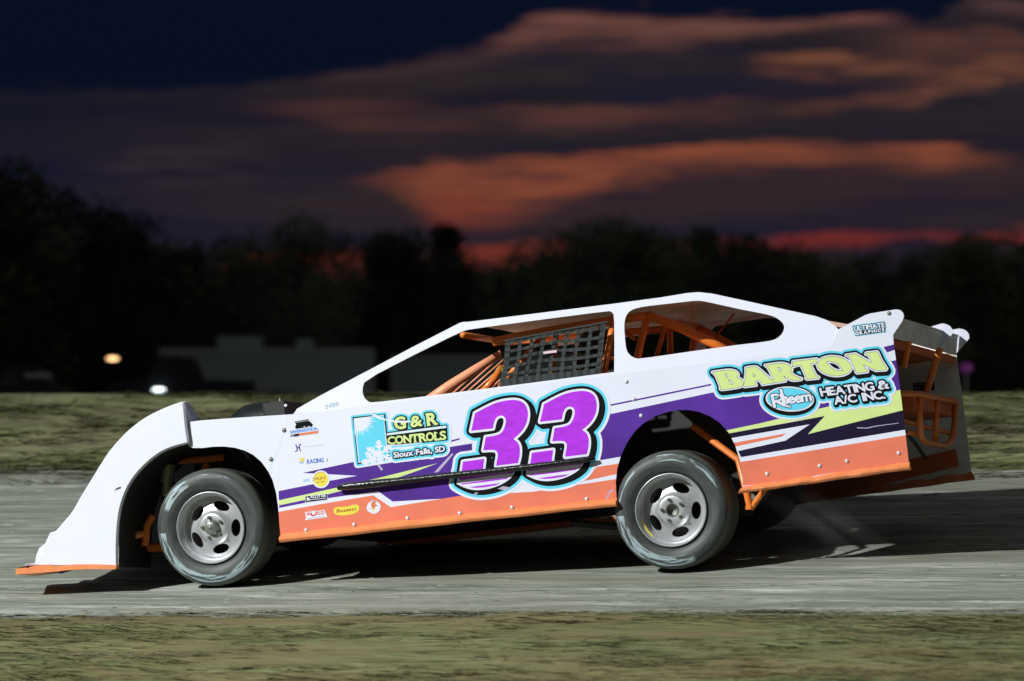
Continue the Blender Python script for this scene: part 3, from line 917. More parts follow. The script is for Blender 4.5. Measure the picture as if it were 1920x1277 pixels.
z2 = lambda pts: Zm(500, 730, 4.258, pts)
z3 = lambda pts: Zm(820, 680, 4.56, pts)
z4 = lambda pts: Zm(1300, 570, 3.869, pts)
z7 = lambda pts: Zm(1140, 530, 3.84, pts)
PURP, ORA, LIM, WHI, NAV, SEA = 2, 3, 4, 0, 5, 6
purple_door = z2([(95, 812), (490, 733), (722, 690), (285, 668), (700, 578), (1640, 432), (1640, 860), (1005, 896), (888, 813), (500, 868), (100, 948)])
stripes = [
    ([purple_door], PURP),
    ([z2([(95, 887), (560, 785), (900, 706), (1365, 590), (1200, 652), (1000, 722), (640, 800), (330, 878), (100, 926)])], LIM),
    ([[(1120, 783), (1146, 776), (1340, 735), (1430, 712), (1600, 690), (1720, 668), (1720, 735), (1540, 772), (1420, 800), (1395, 845), (1160, 857), (1126, 863)]], PURP),
    ([z7([(20, 876), (742, 728), (744, 740), (22, 888)])], PURP),
    ([[(840, 827), (862, 821.5), (862, 824.5), (842, 830)]], PURP),
    ([z4([(1380, 312), (1470, 290), (1475, 328), (1405, 352)])], PURP),
    ([z4([(225, 920), (500, 862), (905, 762), (1500, 622), (1530, 768), (835, 944), (955, 812), (630, 870), (240, 942)])], LIM),
    ([z4([(230, 944), (630, 872), (955, 812), (832, 944), (1530, 768), (1545, 911), (345, 1112), (310, 1030)])], NAV),
    ([z4([(265, 975), (845, 873), (668, 991), (310, 1070)])], WHI),
    ([z4([(290, 1008), (678, 938), (640, 963), (300, 1036)])], ORA),
    ([z4([(330, 1114), (1545, 911), (1550, 951), (340, 1148)])], WHI),
    ([z4([(335, 1147), (1560, 950), (1580, 1200), (345, 1320)])], ORA),
    ([[(515, 961), (617, 942.5), (700, 928.8), (732.5, 951), (860, 930), (1000, 922), (1100, 906.5), (1160, 897.5), (1160, 960), (515, 1030)]], ORA),
    ([[(1096, 902), (1119, 875.5), (1165, 868.5), (1165, 888), (1154, 889.5)]], ORA),
    ([[(540, 771), (541.2, 771), (537, 800), (522, 845), (508, 884), (504, 880), (520.5, 845), (535.5, 800)]], SEA),
    ([z2([(865, 583), (882, 578), (930, 640), (915, 650)])], 7), ([z2([(1335, 665), (1480, 510), (1490, 520), (1372, 660)])], 7),
    ([z4([(1185, 895), (1260, 897), (1330, 882), (1490, 862), (1490, 866), (1330, 888), (1262, 903), (1190, 902)])], 7),
    ([z3([(1440, 1160), (1470, 1095), (1505, 1080), (1512, 1092), (1478, 1110), (1455, 1160)])], 7),
    ([Zm(1380, 840, 3.5556, [(50, 262), (130, 244), (262, 224), (262, 230), (130, 250), (52, 268)])], WHI),
    ([Zm(1380, 840, 3.5556, [(500, 190), (650, 164), (650, 168), (520, 191)])], WHI),
]
pm = [M['white'], M['alu'], M['purple'], M['orange_vinyl'], M['lime'], M['navy'], M['seam'], M['scuff'], M['bolt'], M['boltg'], M['orange_trim']]
NY = Vector((0, -1, 0))
def bolts(lst, r, mi, small=()):
    b = MB()
    for px, py in lst: b.dome(L(px, py), NY, r, 0.7, mi)
    for px, py, m_ in small: b.dome(L(px, py), NY, 0.0048, 0.5, m_, 7)
    return b.v, b.f, b.m
rivd = [(530, y, 10) for y in (965, 978, 996)] + [(1150, 905, 10), (1151, 918, 10), (1151.5, 930, 10)]
rivq = [(1396, 871, 10), (1398, 886, 10), (1398, 902, 10), (1689, 829, 10), (1694, 842, 10), (1697, 857, 10)]
b1 = bolts([(574, 994), (664, 984), (764, 971.5), (862, 962.5), (960, 951.5), (1100, 935.5), (1174.5, 715.5)], 0.0125, 8, rivd)
b1b = bolts([(532.5, 806.5), (508, 861)], 0.014, 9)
ofs = len(b1[0]); b1 = (b1[0] + b1b[0], b1[1] + [tuple(i + ofs for i in f) for f in b1b[1]], b1[2] + b1b[2])
b2 = bolts([(1438.5, 888.5), (1537, 873.5), (1588, 864.5), (1685, 849.5), (1188.5, 748.5), (1202, 779.5)], 0.0125, 8, rivq)
b2b = bolts([(1667, 587.5)], 0.012, 9)
ofs = len(b2[0]); b2 = (b2[0] + b2b[0], b2[1] + [tuple(i + ofs for i in f) for f in b2b[1]], b2[2] + b2b[2])
door = flat_panel('door_panel', [door_out], stripes, pm, car, inner=1, extra=b1)
quarter = flat_panel('quarter_panel', [quarter_out], stripes, pm, car, inner=1, extra=b2)
# the far side of the body: the same sheets, seen from within
pr = [M['white'], M['alu'], M['orange_vinyl']]
lowband = [([[(300, 1030), (527, 960), (1000, 912), (1160, 899), (1720, 815), (1720, 900), (1160, 990), (300, 1080)]], 2)]
rd = flat_panel('door_panel', [door_out], lowband, pr, car, inner=1, mirror=True)
rq = flat_panel('quarter_panel', [quarter_out], lowband, pr, car, inner=1, mirror=True)

# ------------------------------------------------ number 33
zt = lambda pts: Zm(840, 720, 5.806, pts)
up3 = smoothpoly(zt([(295, 318), (400, 262), (510, 208), (620, 180), (720, 171), (795, 185), (843, 222), (868, 282), (873, 345), (862, 412), (836, 472), (800, 522), (752, 568), (712, 598),
       (752, 626), (776, 662), (785, 712), (781, 790), (762, 862), (525, 891), (530, 852), (541, 800), (545, 762), (534, 735), (510, 720), (470, 717), (385, 723),
       (412, 578), (480, 568), (540, 556), (582, 533), (610, 490), (630, 425), (630, 380), (610, 352), (575, 342), (540, 355), (515, 385), (500, 430), (490, 484), (252, 511)]), 2, 44)
blk3 = zt([(164, 846), (396, 815), (382, 930), (376, 955), (140, 985), (152, 930)])
bowl = smoothpoly(zt([(110, 985), (735, 900), (728, 970), (690, 1022), (615, 1078), (520, 1122), (400, 1152), (285, 1158), (180, 1132), (95, 1088), (100, 1040)]), 2, 60)
bs = [zt([(128, 1048), (110, 1020), (735, 930), (700, 975), (640, 975), (380, 1010)]), zt([(128, 1086), (400, 1048), (665, 1016), (640, 1034), (400, 1068), (150, 1096)]), zt([(225, 1124), (400, 1100), (575, 1078), (520, 1104), (400, 1126), (300, 1132)])]
sh = lambda lp, dx, dy: [(x + dx, y + dy) for x, y in lp]
D3 = (129.2, -16.8)
fills = [up3, blk3] + bs
fills2 = fills + [sh(l, *D3) for l in fills]
solid = [[l] for l in (up3, blk3)] + [[sh(l, *D3)] for l in (up3, blk3)]
bowls = [[bowl], [sh(bowl, *D3)]]
wh = grow(solid, 4.2)
bw = [bowl, sh(bowl, *D3)]
allw = [wh] + bowls
bl = grow(allw, 5.2, sweep(6.5, 4.2))
cy = grow([bl], 5.0)
ou = grow([cy], 4.6)
dm = [M['white'], M['cyan'], M['black'], M['violet'], M['scuff'], M['purple']]
gouge = zt([(540, 1140), (600, 1112), (690, 1130), (620, 1158)])
scr = zt([(330, 235), (480, 290), (640, 318), (800, 322), (640, 328), (470, 302)])
flat_panel('number_decal', ou, [(cy, 1), (bl, 2), (wh, 0), ([bw[0]], 0), ([bw[1]], 0), ([up3], 3), ([blk3], 3), ([fills2[5]], 3), ([fills2[6]], 3)] + [([l], 3) for l in bs] + [([sh(l, *D3)], 3) for l in bs] + [([gouge], 4), ([zt([(262, 1222), (300, 1180), (330, 1185), (280, 1222)])], 4), ([Zm(980, 710, 5.553, [(124, 651), (152, 611), (192, 607), (182, 645)])], 5)], dm, door, proud=0.0012, thick=0.0008)

# ------------------------------------------------ BARTON HEATING & A/C INC.
zb5 = lambda pts: Zm(1320, 640, 8.515, pts)
zb6 = lambda pts: Zm(1500, 640, 8.515, pts)
letters = [
    [smoothpoly(zb5([(135, 493), (270, 473), (400, 456), (490, 470), (540, 502), (550, 545), (524, 580), (590, 604), (630, 645), (622, 697), (580, 728), (450, 750), (285, 772), (262, 762), (265, 718), (180, 522)]), 1, 60),
     smoothpoly(zb5([(334, 515), (372, 522), (392, 560), (372, 586), (354, 568)]), 1, 80), smoothpoly(zb5([(388, 613), (430, 620), (468, 662), (462, 692), (436, 694), (414, 664)]), 1, 80)],
    [smoothpoly(zb5([(668, 424), (825, 401), (870, 432), (1000, 545), (1060, 604), (1115, 626), (1106, 664), (935, 690), (912, 655), (895, 625), (840, 618), (815, 646), (835, 702), (645, 725), (633, 704), (655, 640), (672, 500)]), 1, 62), zb5([(782, 514), (836, 560), (786, 566)])],
    [smoothpoly(zb5([(975, 383), (1190, 351), (1290, 355), (1370, 385), (1406, 430), (1402, 468), (1376, 492), (1420, 536), (1500, 576), (1562, 597), (1553, 611), (1430, 628), (1340, 596), (1268, 548), (1300, 612), (1302, 634), (1125, 662), (1112, 640), (1108, 600), (1032, 424)]), 1, 62), smoothpoly(zb5([(1172, 412), (1222, 422), (1242, 456), (1230, 490), (1206, 480)]), 1, 80)],
    [zb6([(-113, 325), (270, 281), (266, 356), (240, 343), (165, 355), (195, 430), (255, 546), (302, 575), (295, 587), (110, 606), (96, 590), (100, 565), (50, 445), (5, 372), (-50, 384), (-118, 408)])],
    [ell(*zb6([(551, 396)])[0], 272 / 8.515, 152 / 8.515, 6), smoothpoly(zb6([(420, 320), (500, 318), (590, 345), (650, 400), (682, 470), (600, 472), (515, 438), (455, 380)]), 2, 80)],
    [zb6([(735, 222), (885, 200), (1142, 348), (1122, 262), (1085, 215), (1048, 205), (1058, 186), (1230, 166), (1245, 180), (1292, 290), (1386, 436), (1372, 456), (1215, 466), (1008, 368), (1032, 432), (1082, 470), (1078, 486), (912, 506), (896, 490), (880, 440), (795, 250)])],
]
hair = grow(letters, 0.55, h=0.4)
wl = grow(letters, 3.0, h=0.5)
bk = grow([wl], 3.6, sweep(2.4, 4.6), h=0.5)
heat = text('HEATING', zb6([(345, 876)])[0], zb6([(1192, 776)])[0], (-4.0, -14.5), gap=0.07, bold=0.75) + text('&', zb6([(1262, 765)])[0], zb6([(1420, 745)])[0], (-3.6, -14.5), bold=1.0)
acinc = text('A/C INC.', zb6([(562, 1006)])[0], zb6([(1362, 908)])[0], (-3.6, -14.0), gap=0.07, bold=0.75, space=0.42)
hk = grow(heat + acinc, 3.2, sweep(1.6, 2.4), h=0.5)
oc = Zm(1320, 640, 8.515, [(1371, 922)])[0]
o1, o2, o3 = ell(*oc, 387 / 8.515, 200 / 8.515, 3), ell(*oc, 356 / 8.515, 176 / 8.515, 3), ell(oc[0], oc[1] + 2.5, 425 / 8.515, 246 / 8.515, 3)
rh = stroke(zb5([(1082, 850), (1132, 1062)]), 5.6) + stroke(zb5([(1070, 862), (1150, 850), (1210, 872), (1222, 915), (1190, 955), (1130, 962)]), 4.2) + stroke(zb5([(1165, 955), (1250, 1010), (1385, 1052)]), [6.0, 5.0, 2.5]) + stroke(zb5([(1222, 762), (1300, 1000)]), 5.0)
heem = text('heem', zb5([(1262, 1004)])[0], zb5([(1720, 948)])[0], (-3.2, -18.2), gap=0.04, bold=0.9)
rhg = grow(rh + heem[1:], 0.01, h=0.35); hst = text('h', zb5([(1255, 1004)])[0], zb5([(1352, 992)])[0], (-4.0, -20.0), bold=0.8)
rhg = grow([rhg] + hst, 0.01, h=0.35); rhk = grow([rhg], 1.5, h=0.4)
uni = [bk, hk, [o3]]
cyb = grow(uni, 4.0, h=0.6)
oub = grow([cyb], 3.6, h=0.6)
stars = [zb6([(380, 665), (425, 625), (490, 655), (420, 662)]), zb6([(150, 715), (210, 745), (235, 700)]), zb6([(820, 605), (850, 580), (880, 600)]), zb6([(1160, 580), (1185, 560), (1215, 585), (1185, 600)])]
bm_ = [M['white'], M['cyan'], M['black'], M['lime'], M['boltg']]
bb = bolts([(1459.5, 745), (1566, 733.5), (1655.5, 724)], 0.0115, 4)
flat_panel('sponsor_decal', oub, [(cyb, 1), ([stars[0]], 0), ([stars[1]], 0), ([stars[2]], 0), ([stars[3]], 0), (hk, 2), ([o3], 2), (bk, 2), ([o1], 0), ([ell(*oc, 359 / 8.515, 179 / 8.515, 3)], 2), ([o2], 1), (rhk, 2), (rhg, 0)]
           + [(grow([l], 3.0, h=0.45), 0) for l in letters] + [(grow([l], 0.7, h=0.4), 2) for l in letters] + [(l, 3) for l in letters] + [(l, 0) for l in heat + acinc], bm_, quarter, proud=0.0012, thick=0.0008, extra=bb, clip=[quarter_out])

# ------------------------------------------------ G & R CONTROLS
zg = lambda pts: Zm(640, 760, 8.727, pts)
sq = zg([(185, 195), (720, 140), (798, 880), (268, 968)])
sqw = zg([(203, 214), (696, 155), (772, 858), (282, 942)])
sqc = zg([(215, 224), (690, 168), (752, 850), (296, 928)])
sunp = []
cx_, cy_ = 262, 205
for i in range(11):
    a0 = 0.05 + i * (math.pi / 2 + 0.12) / 10
    for da, rr in ((-0.055, 212), (0.0, 330 if i % 2 else 285), (0.055, 212)):
        sunp.append((cx_ + rr * math.cos(a0 + da), cy_ + rr * math.sin(a0 + da) * 1.02))
sunp = zg([(203, 214), (450, 185)] + sunp + [(222, 480)])
fl_ = []
def flake(cx, cy, ln, wd, rot0, arms=6):
    out = []
    for k_ in range(arms):
        a = R(rot0 + 60 * k_); d = Vector((math.cos(a), math.sin(a))); c0_ = Vector((cx, cy)); e_ = c0_ + d * ln
        out += stroke(zg([tuple(c0_), tuple(e_)]), wd)
        for t in (0.45, 0.72):
            q = c0_ + d * ln * t
            for s_ in (-55, 55):
                dd = Vector((math.cos(a + R(s_)), math.sin(a + R(s_)))); out += stroke(zg([tuple(q), tuple(q + dd * ln * 0.36 * (1.3 - t))]), wd * 0.8)
    return out
flk = flake(628, 800, 235, 4.6, -95) + flake(520, 905, 180, 4.0, -70) + flake(390, 930, 60, 3.0, -80)
flg = grow(flk, 0.01, h=0.4)
bar = zg([(742, 458), (1716, 330), (1722, 370), (748, 494)])
T1 = text('G', zg([(880, 388)])[0], zg([(1052, 372)])[0], (-1.6, -21.0), bold=1.25) + text('&', zg([(1140, 356)])[0], zg([(1322, 330)])[0], (-1.4, -19.5), bold=1.0) + text('R', zg([(1415, 328)])[0], zg([(1565, 310)])[0], (-2.2, -21.5), bold=1.35)
# serifs give the letters their slab feet
for a, b in (((1372, 150), (1440, 140)), ((1400, 330), (1462, 322)), ((1530, 315), (1582, 300)), ((1020, 290), (1062, 285))):
    T1 += stroke(zg([a, b]), 2.6)
T2 = []
cw = [('C', 765, 880), ('O', 890, 1015), ('N', 1028, 1140), ('T', 1150, 1268), ('R', 1280, 1395), ('O', 1395, 1515), ('L', 1530, 1618), ('S', 1622, 1715)]
def cbase(x): return 640 - (x - 765) * 0.088
for ch, a, b in cw:
    T2 += text(ch, zg([(a, cbase(a))])[0], zg([(b, cbase(b))])[0], (-1.0, -(118 + (a - 765) * 0.02) / 8.727), bold=0.75)
for a, b in (((1022, 530), (1068, 525)), ((1110, 518), (1152, 512)), ((1022, 616), (1062, 612)), ((1185, 602), (1235, 598)), ((1150, 538), (1152, 505)), ((1262, 522), (1266, 495)), ((1272, 592), (1320, 588)), ((1372, 582), (1405, 578)), ((1524, 570), (1580, 566)), ((1620, 545), (1622, 518)), ((1520, 455), (1572, 450)), ((1272, 490), (1310, 485))):
    T2 += stroke(zg([a, b]), 1.7)
T3 = text('Sioux Falls, SD', zg([(860, 858)])[0], zg([(1695, 752)])[0], (-1.0, -10.0), gap=0.09, bold=0.55, space=0.3)
k1 = grow(T1, 2.4, sweep(1.4, 1.2), h=0.5); k3 = grow(T3, 2.0, sweep(0.8, 0.8), h=0.45)
cblk = grow([[zg([(742, 500), (1718, 372), (1728, 560), (770, 655)])]] + T2 + [[bar]], 1.9, h=0.5)
unig = [k1, k3, cblk, [sq]]
cyg = grow(unig, 3.4, h=0.6); oug = grow([cyg], 3.4, h=0.6)
gm = [M['white'], M['cyan'], M['black'], M['lime'], M['pale'], M['yellow']]
streak = [zg([(470, 148), (560, 150), (740, 232), (900, 248), (1090, 252), (1200, 262), (1090, 282), (880, 285), (730, 250), (600, 218)]), zg([(745, 640), (800, 648), (1000, 638), (1320, 606), (1330, 618), (1010, 655), (790, 664)]), zg([(970, 705), (1130, 680), (1180, 690), (980, 722)])]
flat_panel('sponsor_decal', oug, [(cyg, 1), (cblk, 2), (k1, 2), (k3, 2), ([sq], 2), ([sqw], 0), ([sqc], 1), ([sunp], 0), (flg, 0), ([sqc], 1) if False else (flg, 0), ([bar], 4)] + [(l, 3) for l in T1 + T2] + [(l, 0) for l in T3] + [([s_], 0) for s_ in streak], gm, door, proud=0.0012, thick=0.0008)

# ------------------------------------------------ small stickers
sm = [M['white'], M['black'], M['blue'], M['ltblue'], M['pale'], M['yellow'], M['red'], M['brown'], M['rust'], M['purple'], M['greyp'], M['navy']]
def sticker(outs, lays): return flat_panel('sticker', outs, lays, sm, door, proud=0.0012, thick=0.0008)
def lay(shapes, m): return [(s_, m) for s_ in shapes]
zs = lambda pts: Zm(530, 780, 18.24, pts)
car_b = zs([(410, 185), (880, 105), (905, 170), (1035, 280), (1015, 365), (450, 445), (425, 370), (460, 300)])
bar_b = zs([(262, 640), (1210, 500), (1222, 590), (270, 715)])
wis = text('WISSOTA', zs([(270, 605)])[0], zs([(1200, 470)])[0], (-0.8, -4.9), gap=0.1, bold=0.15)
wbg = zs([(235, 515), (1120, 378), (1240, 480), (265, 615)])
sticker([grow([[car_b], [bar_b], [wbg]], 0.6)[0]], [([wbg], 3), ([car_b], 1), ([zs([(430, 190), (880, 125), (900, 165), (470, 235)])], 10), ([zs([(700, 370), (760, 345), (780, 385)])], 0), ([zs([(845, 360), (940, 345), (940, 360), (850, 372)])], 0), ([bar_b], 8), ([zs([(262, 640), (560, 600), (555, 690), (270, 715)])], 11), ([zs([(262, 640), (380, 625), (400, 690), (280, 712)])], 10)] + lay(wis, 2))
hh = stroke(zs([(430, 985), (470, 1010), (490, 1090), (500, 1180), (430, 1220)]), 1.7) + stroke(zs([(630, 955), (570, 1000), (575, 1080), (585, 1160), (625, 1195)]), 1.7) + stroke(zs([(490, 1092), (575, 1080)]), 2.0)
hg = grow(hh, 0.05, h=0.3); sticker(hg, [(hg, 9)])
hs = text('HOOSIER', zs([(700, 1080)])[0], zs([(1415, 995)])[0], (-0.3, -3.2), gap=0.1, bold=0.2)
for s_ in hs: pass
def letters_only(shapes, m):
    lp = [l for s_ in shapes for l in s_]
    return flat_panel('sticker', lp, [(lp, m)], sm, door, proud=0.0012, thick=0.0008)
letters_only(hs, 4)
zq = lambda pts: Zm(520, 760, 9.122, pts)
letters_only(text('RACING', zq([(510, 1000)])[0], zq([(790, 968)])[0], (-0.2, -7.6), gap=0.1, bold=0.28), 2)
letters_only([[l] for l in grow(stroke(zq([(838, 900), (865, 925), (845, 965)]), 1.0), 0.02, h=0.3)], 10)
nap = [zq([(385, 905), (455, 898), (455, 955), (388, 962)]), zq([(375, 968), (455, 960), (445, 985), (385, 1000)])]
sticker(nap, [([nap[0]], 5), ([nap[1]], 3)])
letters_only(text('2400', (609, 766.5), (633.5, 760.5), (-0.3, -8.0), gap=0.12, bold=0.2), 4)
zw = lambda pts: Zm(555, 880, 11.294, pts)
sc_ = zw([(528, 212)])[0]
spd = text('SPEEDWAY', zw([(150, 272)])[0], zw([(636, 206)])[0], (-0.2, -5.2), gap=0.09, bold=0.15)
mot = text('MOTORS', zw([(440, 290)])[0], zw([(610, 268)])[0], (0, -1.9), gap=0.1, bold=0.1)
cw_, cyl = ell(*sc_, 16.4, 16.6), ell(sc_[0] + 0.2, sc_[1] + 0.3, 13.4, 13.6)
sticker([cw_], [([ell(sc_[0], sc_[1] - 0.2, 13.6, 13.9)], 7), ([cyl], 5)] + lay([s_ for s_ in spd[3:]], 7) + lay(mot, 7))
letters_only(spd[:3], 3)
al = zw([(200, 576), (655, 522), (662, 640), (205, 700)])
ab = grow([[al]], 0.7)
st5 = [zw([(240, 575), (262, 610), (300, 605), (282, 640), (300, 680), (258, 655), (222, 672), (235, 640), (212, 615), (232, 612)])[i] for i in range(10)]
sticker(ab, [([al], 1), ([st5], 0)] + lay(text('ALLSTAR', zw([(305, 612)])[0], zw([(632, 580)])[0], (-0.1, -4.4), gap=0.08, bold=0.25), 0) + [([zw([(300, 640), (635, 602), (636, 614), (302, 652)])], 0)])
wd_ = text('WORLD', zw([(225, 985)])[0], zw([(600, 945)])[0], (-0.6, -5.8), gap=0.05, bold=0.35)
wb = zw([(190, 905), (300, 895), (340, 868), (400, 870), (440, 885), (600, 858), (632, 930), (672, 1010), (180, 1080), (215, 1040)])
gl = zw([(368, 935)])[0]
sticker([wb], lay(wd_, 6) + [([ell(*gl, 5.4, 5.6)], 6), ([ell(gl[0] + 0.3, gl[1] - 1.2, 3.8, 3.6)], 0), ([zw([(250, 1040), (610, 990), (612, 998), (255, 1050)])], 10)])
pill = smoothpoly(zw([(790, 870), (830, 800), (960, 798), (1120, 782), (1230, 745), (1320, 755), (1352, 815), (1320, 900), (1200, 955), (1030, 980), (880, 975), (810, 935)]), 2, 70)
sticker([pill], [([pill], 5)] + lay(text('Bassett', zw([(862, 918)])[0], zw([(1275, 872)])[0], (0.7, -6.2), gap=0.08, bold=0.22), 7))
hexs = smoothpoly(zw([(1640, 648), (1740, 685), (1800, 760), (1785, 860), (1720, 925), (1650, 950), (1580, 920), (1490, 860), (1505, 760), (1560, 690)]), 2, 80)
boltp = zw([(1600, 700), (1680, 680), (1690, 745), (1725, 765), (1680, 790), (1665, 850), (1630, 905), (1610, 830), (1590, 770)])
sticker([hexs], [([zw([(1560, 730), (1640, 665), (1690, 670), (1720, 700), (1640, 690)])], 10), ([boltp], 8), ([zw([(1610, 830), (1665, 830), (1632, 900)])], 5), ([zw([(1680, 770), (1725, 752), (1718, 775)])], 1), ([zw([(1530, 830), (1590, 840), (1590, 846), (1530, 838)])], 10)])
zu = lambda pts: Zm(1580, 570, 15.967, pts)
ul = text('ULTIMATE', zu([(350, 810)])[0], zu([(1262, 695)])[0], (-1.4, -8.6), gap=0.06, bold=0.45)
gr = text('GRAPHICS', zu([(385, 930)])[0], zu([(1245, 812)])[0], (-0.5, -5.2), gap=0.26, bold=0.5)
ulb = grow(ul, 1.3, h=0.4); grb = grow([[zu([(370, 850), (1270, 725), (1270, 825), (395, 945)])]], 0.6, h=0.4)
us = grow([ulb, grb], 1.0, h=0.5)
flat_panel('sticker', us, [(us, 1), (grb, 2), (ulb, 2)] + lay(ul, 0) + lay(gr, 0), [M['white'], M['cyan'], M['black'], M['greyp']], quarter, proud=0.0012, thick=0.0008)

# ------------------------------------------------ rocker trim along the bottom edge (bent lip)
def skirt(name, a, b, c_, d, mirror=False, endcap=True):
    """a-b: top edge pixels (front, rear); c-d: bottom edge pixels"""
    A, B, Cc, D = L(*a), L(*b), L(*c_), L(*d)
    m = MB()
    def ringat(T, Bo):
        h = T - Bo
        f = lambda t, y: Bo + h * t + Vector((0, y, 0))
        return [f(1.25, 0.004), f(1.02, -0.005), f(0.72, -0.034), f(0.55, -0.042), f(0.28, -0.042), f(0.0, -0.034), f(-0.06, -0.01), f(0.05, 0.012)]
    n = 14; R0, R1 = ringat(A, Cc), ringat(B, D)
    rings = [[p.lerp(q, i / n) + Vector((0, 0.004 * math.sin(i * 2.3), 0.0018 * math.sin(i * 1.7))) for p, q in zip(R0, R1)] for i in range(n + 1)]
    for r0, r1 in zip(rings[:-1], rings[1:]):
        m.prism(r0, r1, caps=False)
    k = len(R0)
    m.add(rings[0], [tuple(range(k))[::-1]]); m.add(rings[-1], [tuple(range(k))])
    if mirror:
        m.v = [mir(v) for v in m.v]; m.f = [f[::-1] for f in m.f]
    return m.build(name, M['orange_trim'], car)
for mr in (False, True):
    skirt('side_skirt', (527, 1003), (1157, 936), (527, 1017), (1158, 948.5), mr)
    skirt('side_skirt', (1393, 913.5), (1706, 868), (1386, 925.5), (1709, 880), mr)

# ------------------------------------------------ upper side frame with both window openings
win1 = smoothpoly([(684, 713), (775, 666), (866, 621), (884, 616.8), (1010, 600), (1140, 583), (1147, 584.5), (1151.5, 591), (1152, 640), (1151.5, 697.5), (980, 720), (765.6, 747), (698, 755), (690, 753), (681.5, 744), (679, 730)], 1, 72)
win2 = smoothpoly(Zm(1160, 540, 6, [(64, 480), (62, 400), (80, 312), (130, 250), (250, 212), (540, 178), (830, 146), (895, 142), (960, 148), (1370, 240), (1700, 302), (1795, 345), (1850, 398), (1865, 440), (1850, 500), (1800, 556), (1720, 595), (1500, 622), (1300, 645), (800, 715), (240, 797), (180, 790), (120, 752), (80, 690)]), 2, 100)
frame_out = [belt(556), (556, 767), (600, 742), (680, 700), (775, 650), (862, 605.5), (870, 603.5), (876, 603.7), (1010, 587), (1150, 569.5), (1240, 557.5), (1288, 549.5), (1310, 547.8), (1335, 550.5), (1400, 564.5), (1470, 580), (1530, 593), (1552, 601), (1566, 611), (1576, 622)] + [(1590, belt(1590)[1]), belt(1450), belt(1300), belt(1160), belt(1000), belt(800)]
wf_l = flat_panel('side_frame', [frame_out, win1, win2], [], [M['white'], M['plastic']], car, n=GN, k=GKc, thick=0.012, inner=1)
frame_r = [(872, 604), (1010, 587), (1150, 569.5), (1240, 557.5), (1288, 549.5), (1310, 547.8), (1335, 550.5), (1385, 561), (1385, 570), (1335, 562), (1305, 560), (1240, 569), (1200, 577), (1186, 590), (1181, 610), (1181, 640), (1188, belt(1188)[1]), belt(1150), (1152, 640), (1151.5, 591), (1147, 584.5), (1140, 583), (1010, 600), (884, 617), (872, 611)]
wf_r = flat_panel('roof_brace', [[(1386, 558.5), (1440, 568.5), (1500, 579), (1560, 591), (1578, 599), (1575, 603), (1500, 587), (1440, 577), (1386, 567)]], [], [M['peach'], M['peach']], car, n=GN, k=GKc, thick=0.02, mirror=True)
wf_r = flat_panel('side_frame', [frame_r], [], [M['white'], M['alu']], car, n=GN, k=GKc, thick=0.012, inner=0, mirror=True)

# ------------------------------------------------ roof, hood, deck
def loft(name, leftpts, mats, crown=0.0, drop=0.004, nseg=10, right=None, inner=None, y_in=0.012):
    """sheet between the left edge points and their mirror images, with a crown"""
    top, bot = [], []
    for i, p in enumerate(leftpts):
        a = Vector(p) + Vector((0, y_in, 0)); b = mir(a) if right is None else Vector(right[i])
        row = [a.lerp(b, t / nseg) + Vector((0, 0, crown * 4 * (t / nseg) * (1 - t / nseg))) for t in range(nseg + 1)]
        top.append(row); bot.append([q - Vector((0, 0, drop)) for q in row])
    n, w = len(leftpts), nseg + 1
    vs = [q for r_ in top for q in r_] + [q for r_ in bot for q in r_]; off = n * w; fs, mi = [], []
    for i in range(n - 1):
        for j in range(nseg):
            a = i * w + j
            fs.append((a, a + w, a + w + 1, a + 1)); mi.append(0)
            fs.append((off + a, off + a + 1, off + a + w + 1, off + a + w)); mi.append(1 if inner else 0)
    for j in range(nseg):
        for i in (0, n - 1):
            a = i * w + j; fs.append((a, a + 1, off + a + 1, off + a)); mi.append(0)
    for i in range(n - 1):
        for j in (0, nseg):
            a = i * w + j; fs.append((a, a + w, off + a + w, off + a)); mi.append(0)
    return obj(name, vs, fs, mats, car, mi, smooth=False)
roof_l = [G(x, y) for x, y in ((868, 608), (960, 597), (1060, 584.5), (1150, 573.5), (1240, 561.5), (1290, 553.5), (1312, 552), (1337, 554.5), (1370, 561.5), (1400, 568))]
roof = loft('roof', roof_l, [M['white'], M['alu']], crown=0.018, inner=True)
hood_l = [L(x, y) - Vector((0, 0, 0.004)) for x, y in ((352, 793), (420, 786.5), (500, 781), (553, 777.5))]
loft('hood', hood_l, [M['white'], M['alu']], crown=0.01, inner=True, y_in=0.005)
cowl = [L(553, 779) + Vector((0, .01, -.01)), L(640, 768) + Vector((0, .01, -.03)), L(720, 760) + Vector((0, .01, -.03)), L(790, 752) + Vector((0, .01, -.025))]
loft('cowl', cowl, [M['orange_dull'], M['orange_dull']], y_in=0.005)
zdeck = L(1674, 636).z
xs_d = [L(1290, 690).x, L(1400, 660).x, L(1560, 640).x, L(1673, 634).x]
deck = loft('rear_deck', [(xs_d[0], 0.0, ZB - 0.012), (xs_d[1], 0.0, ZB + 0.02), (xs_d[2], 0, zdeck - 0.012), (xs_d[3], 0, zdeck)], [M['orange_dull'], M['orange_dull']], y_in=0.006)
# folded edge under the tail
t = MB(); xa = xs_d[3]
t.box((xa - 0.012, 0.01, zdeck - 0.045), (xa - 0.002, WID - 0.01, zdeck - 0.006)); t.build('deck_flange', M['orange_dull'], car)

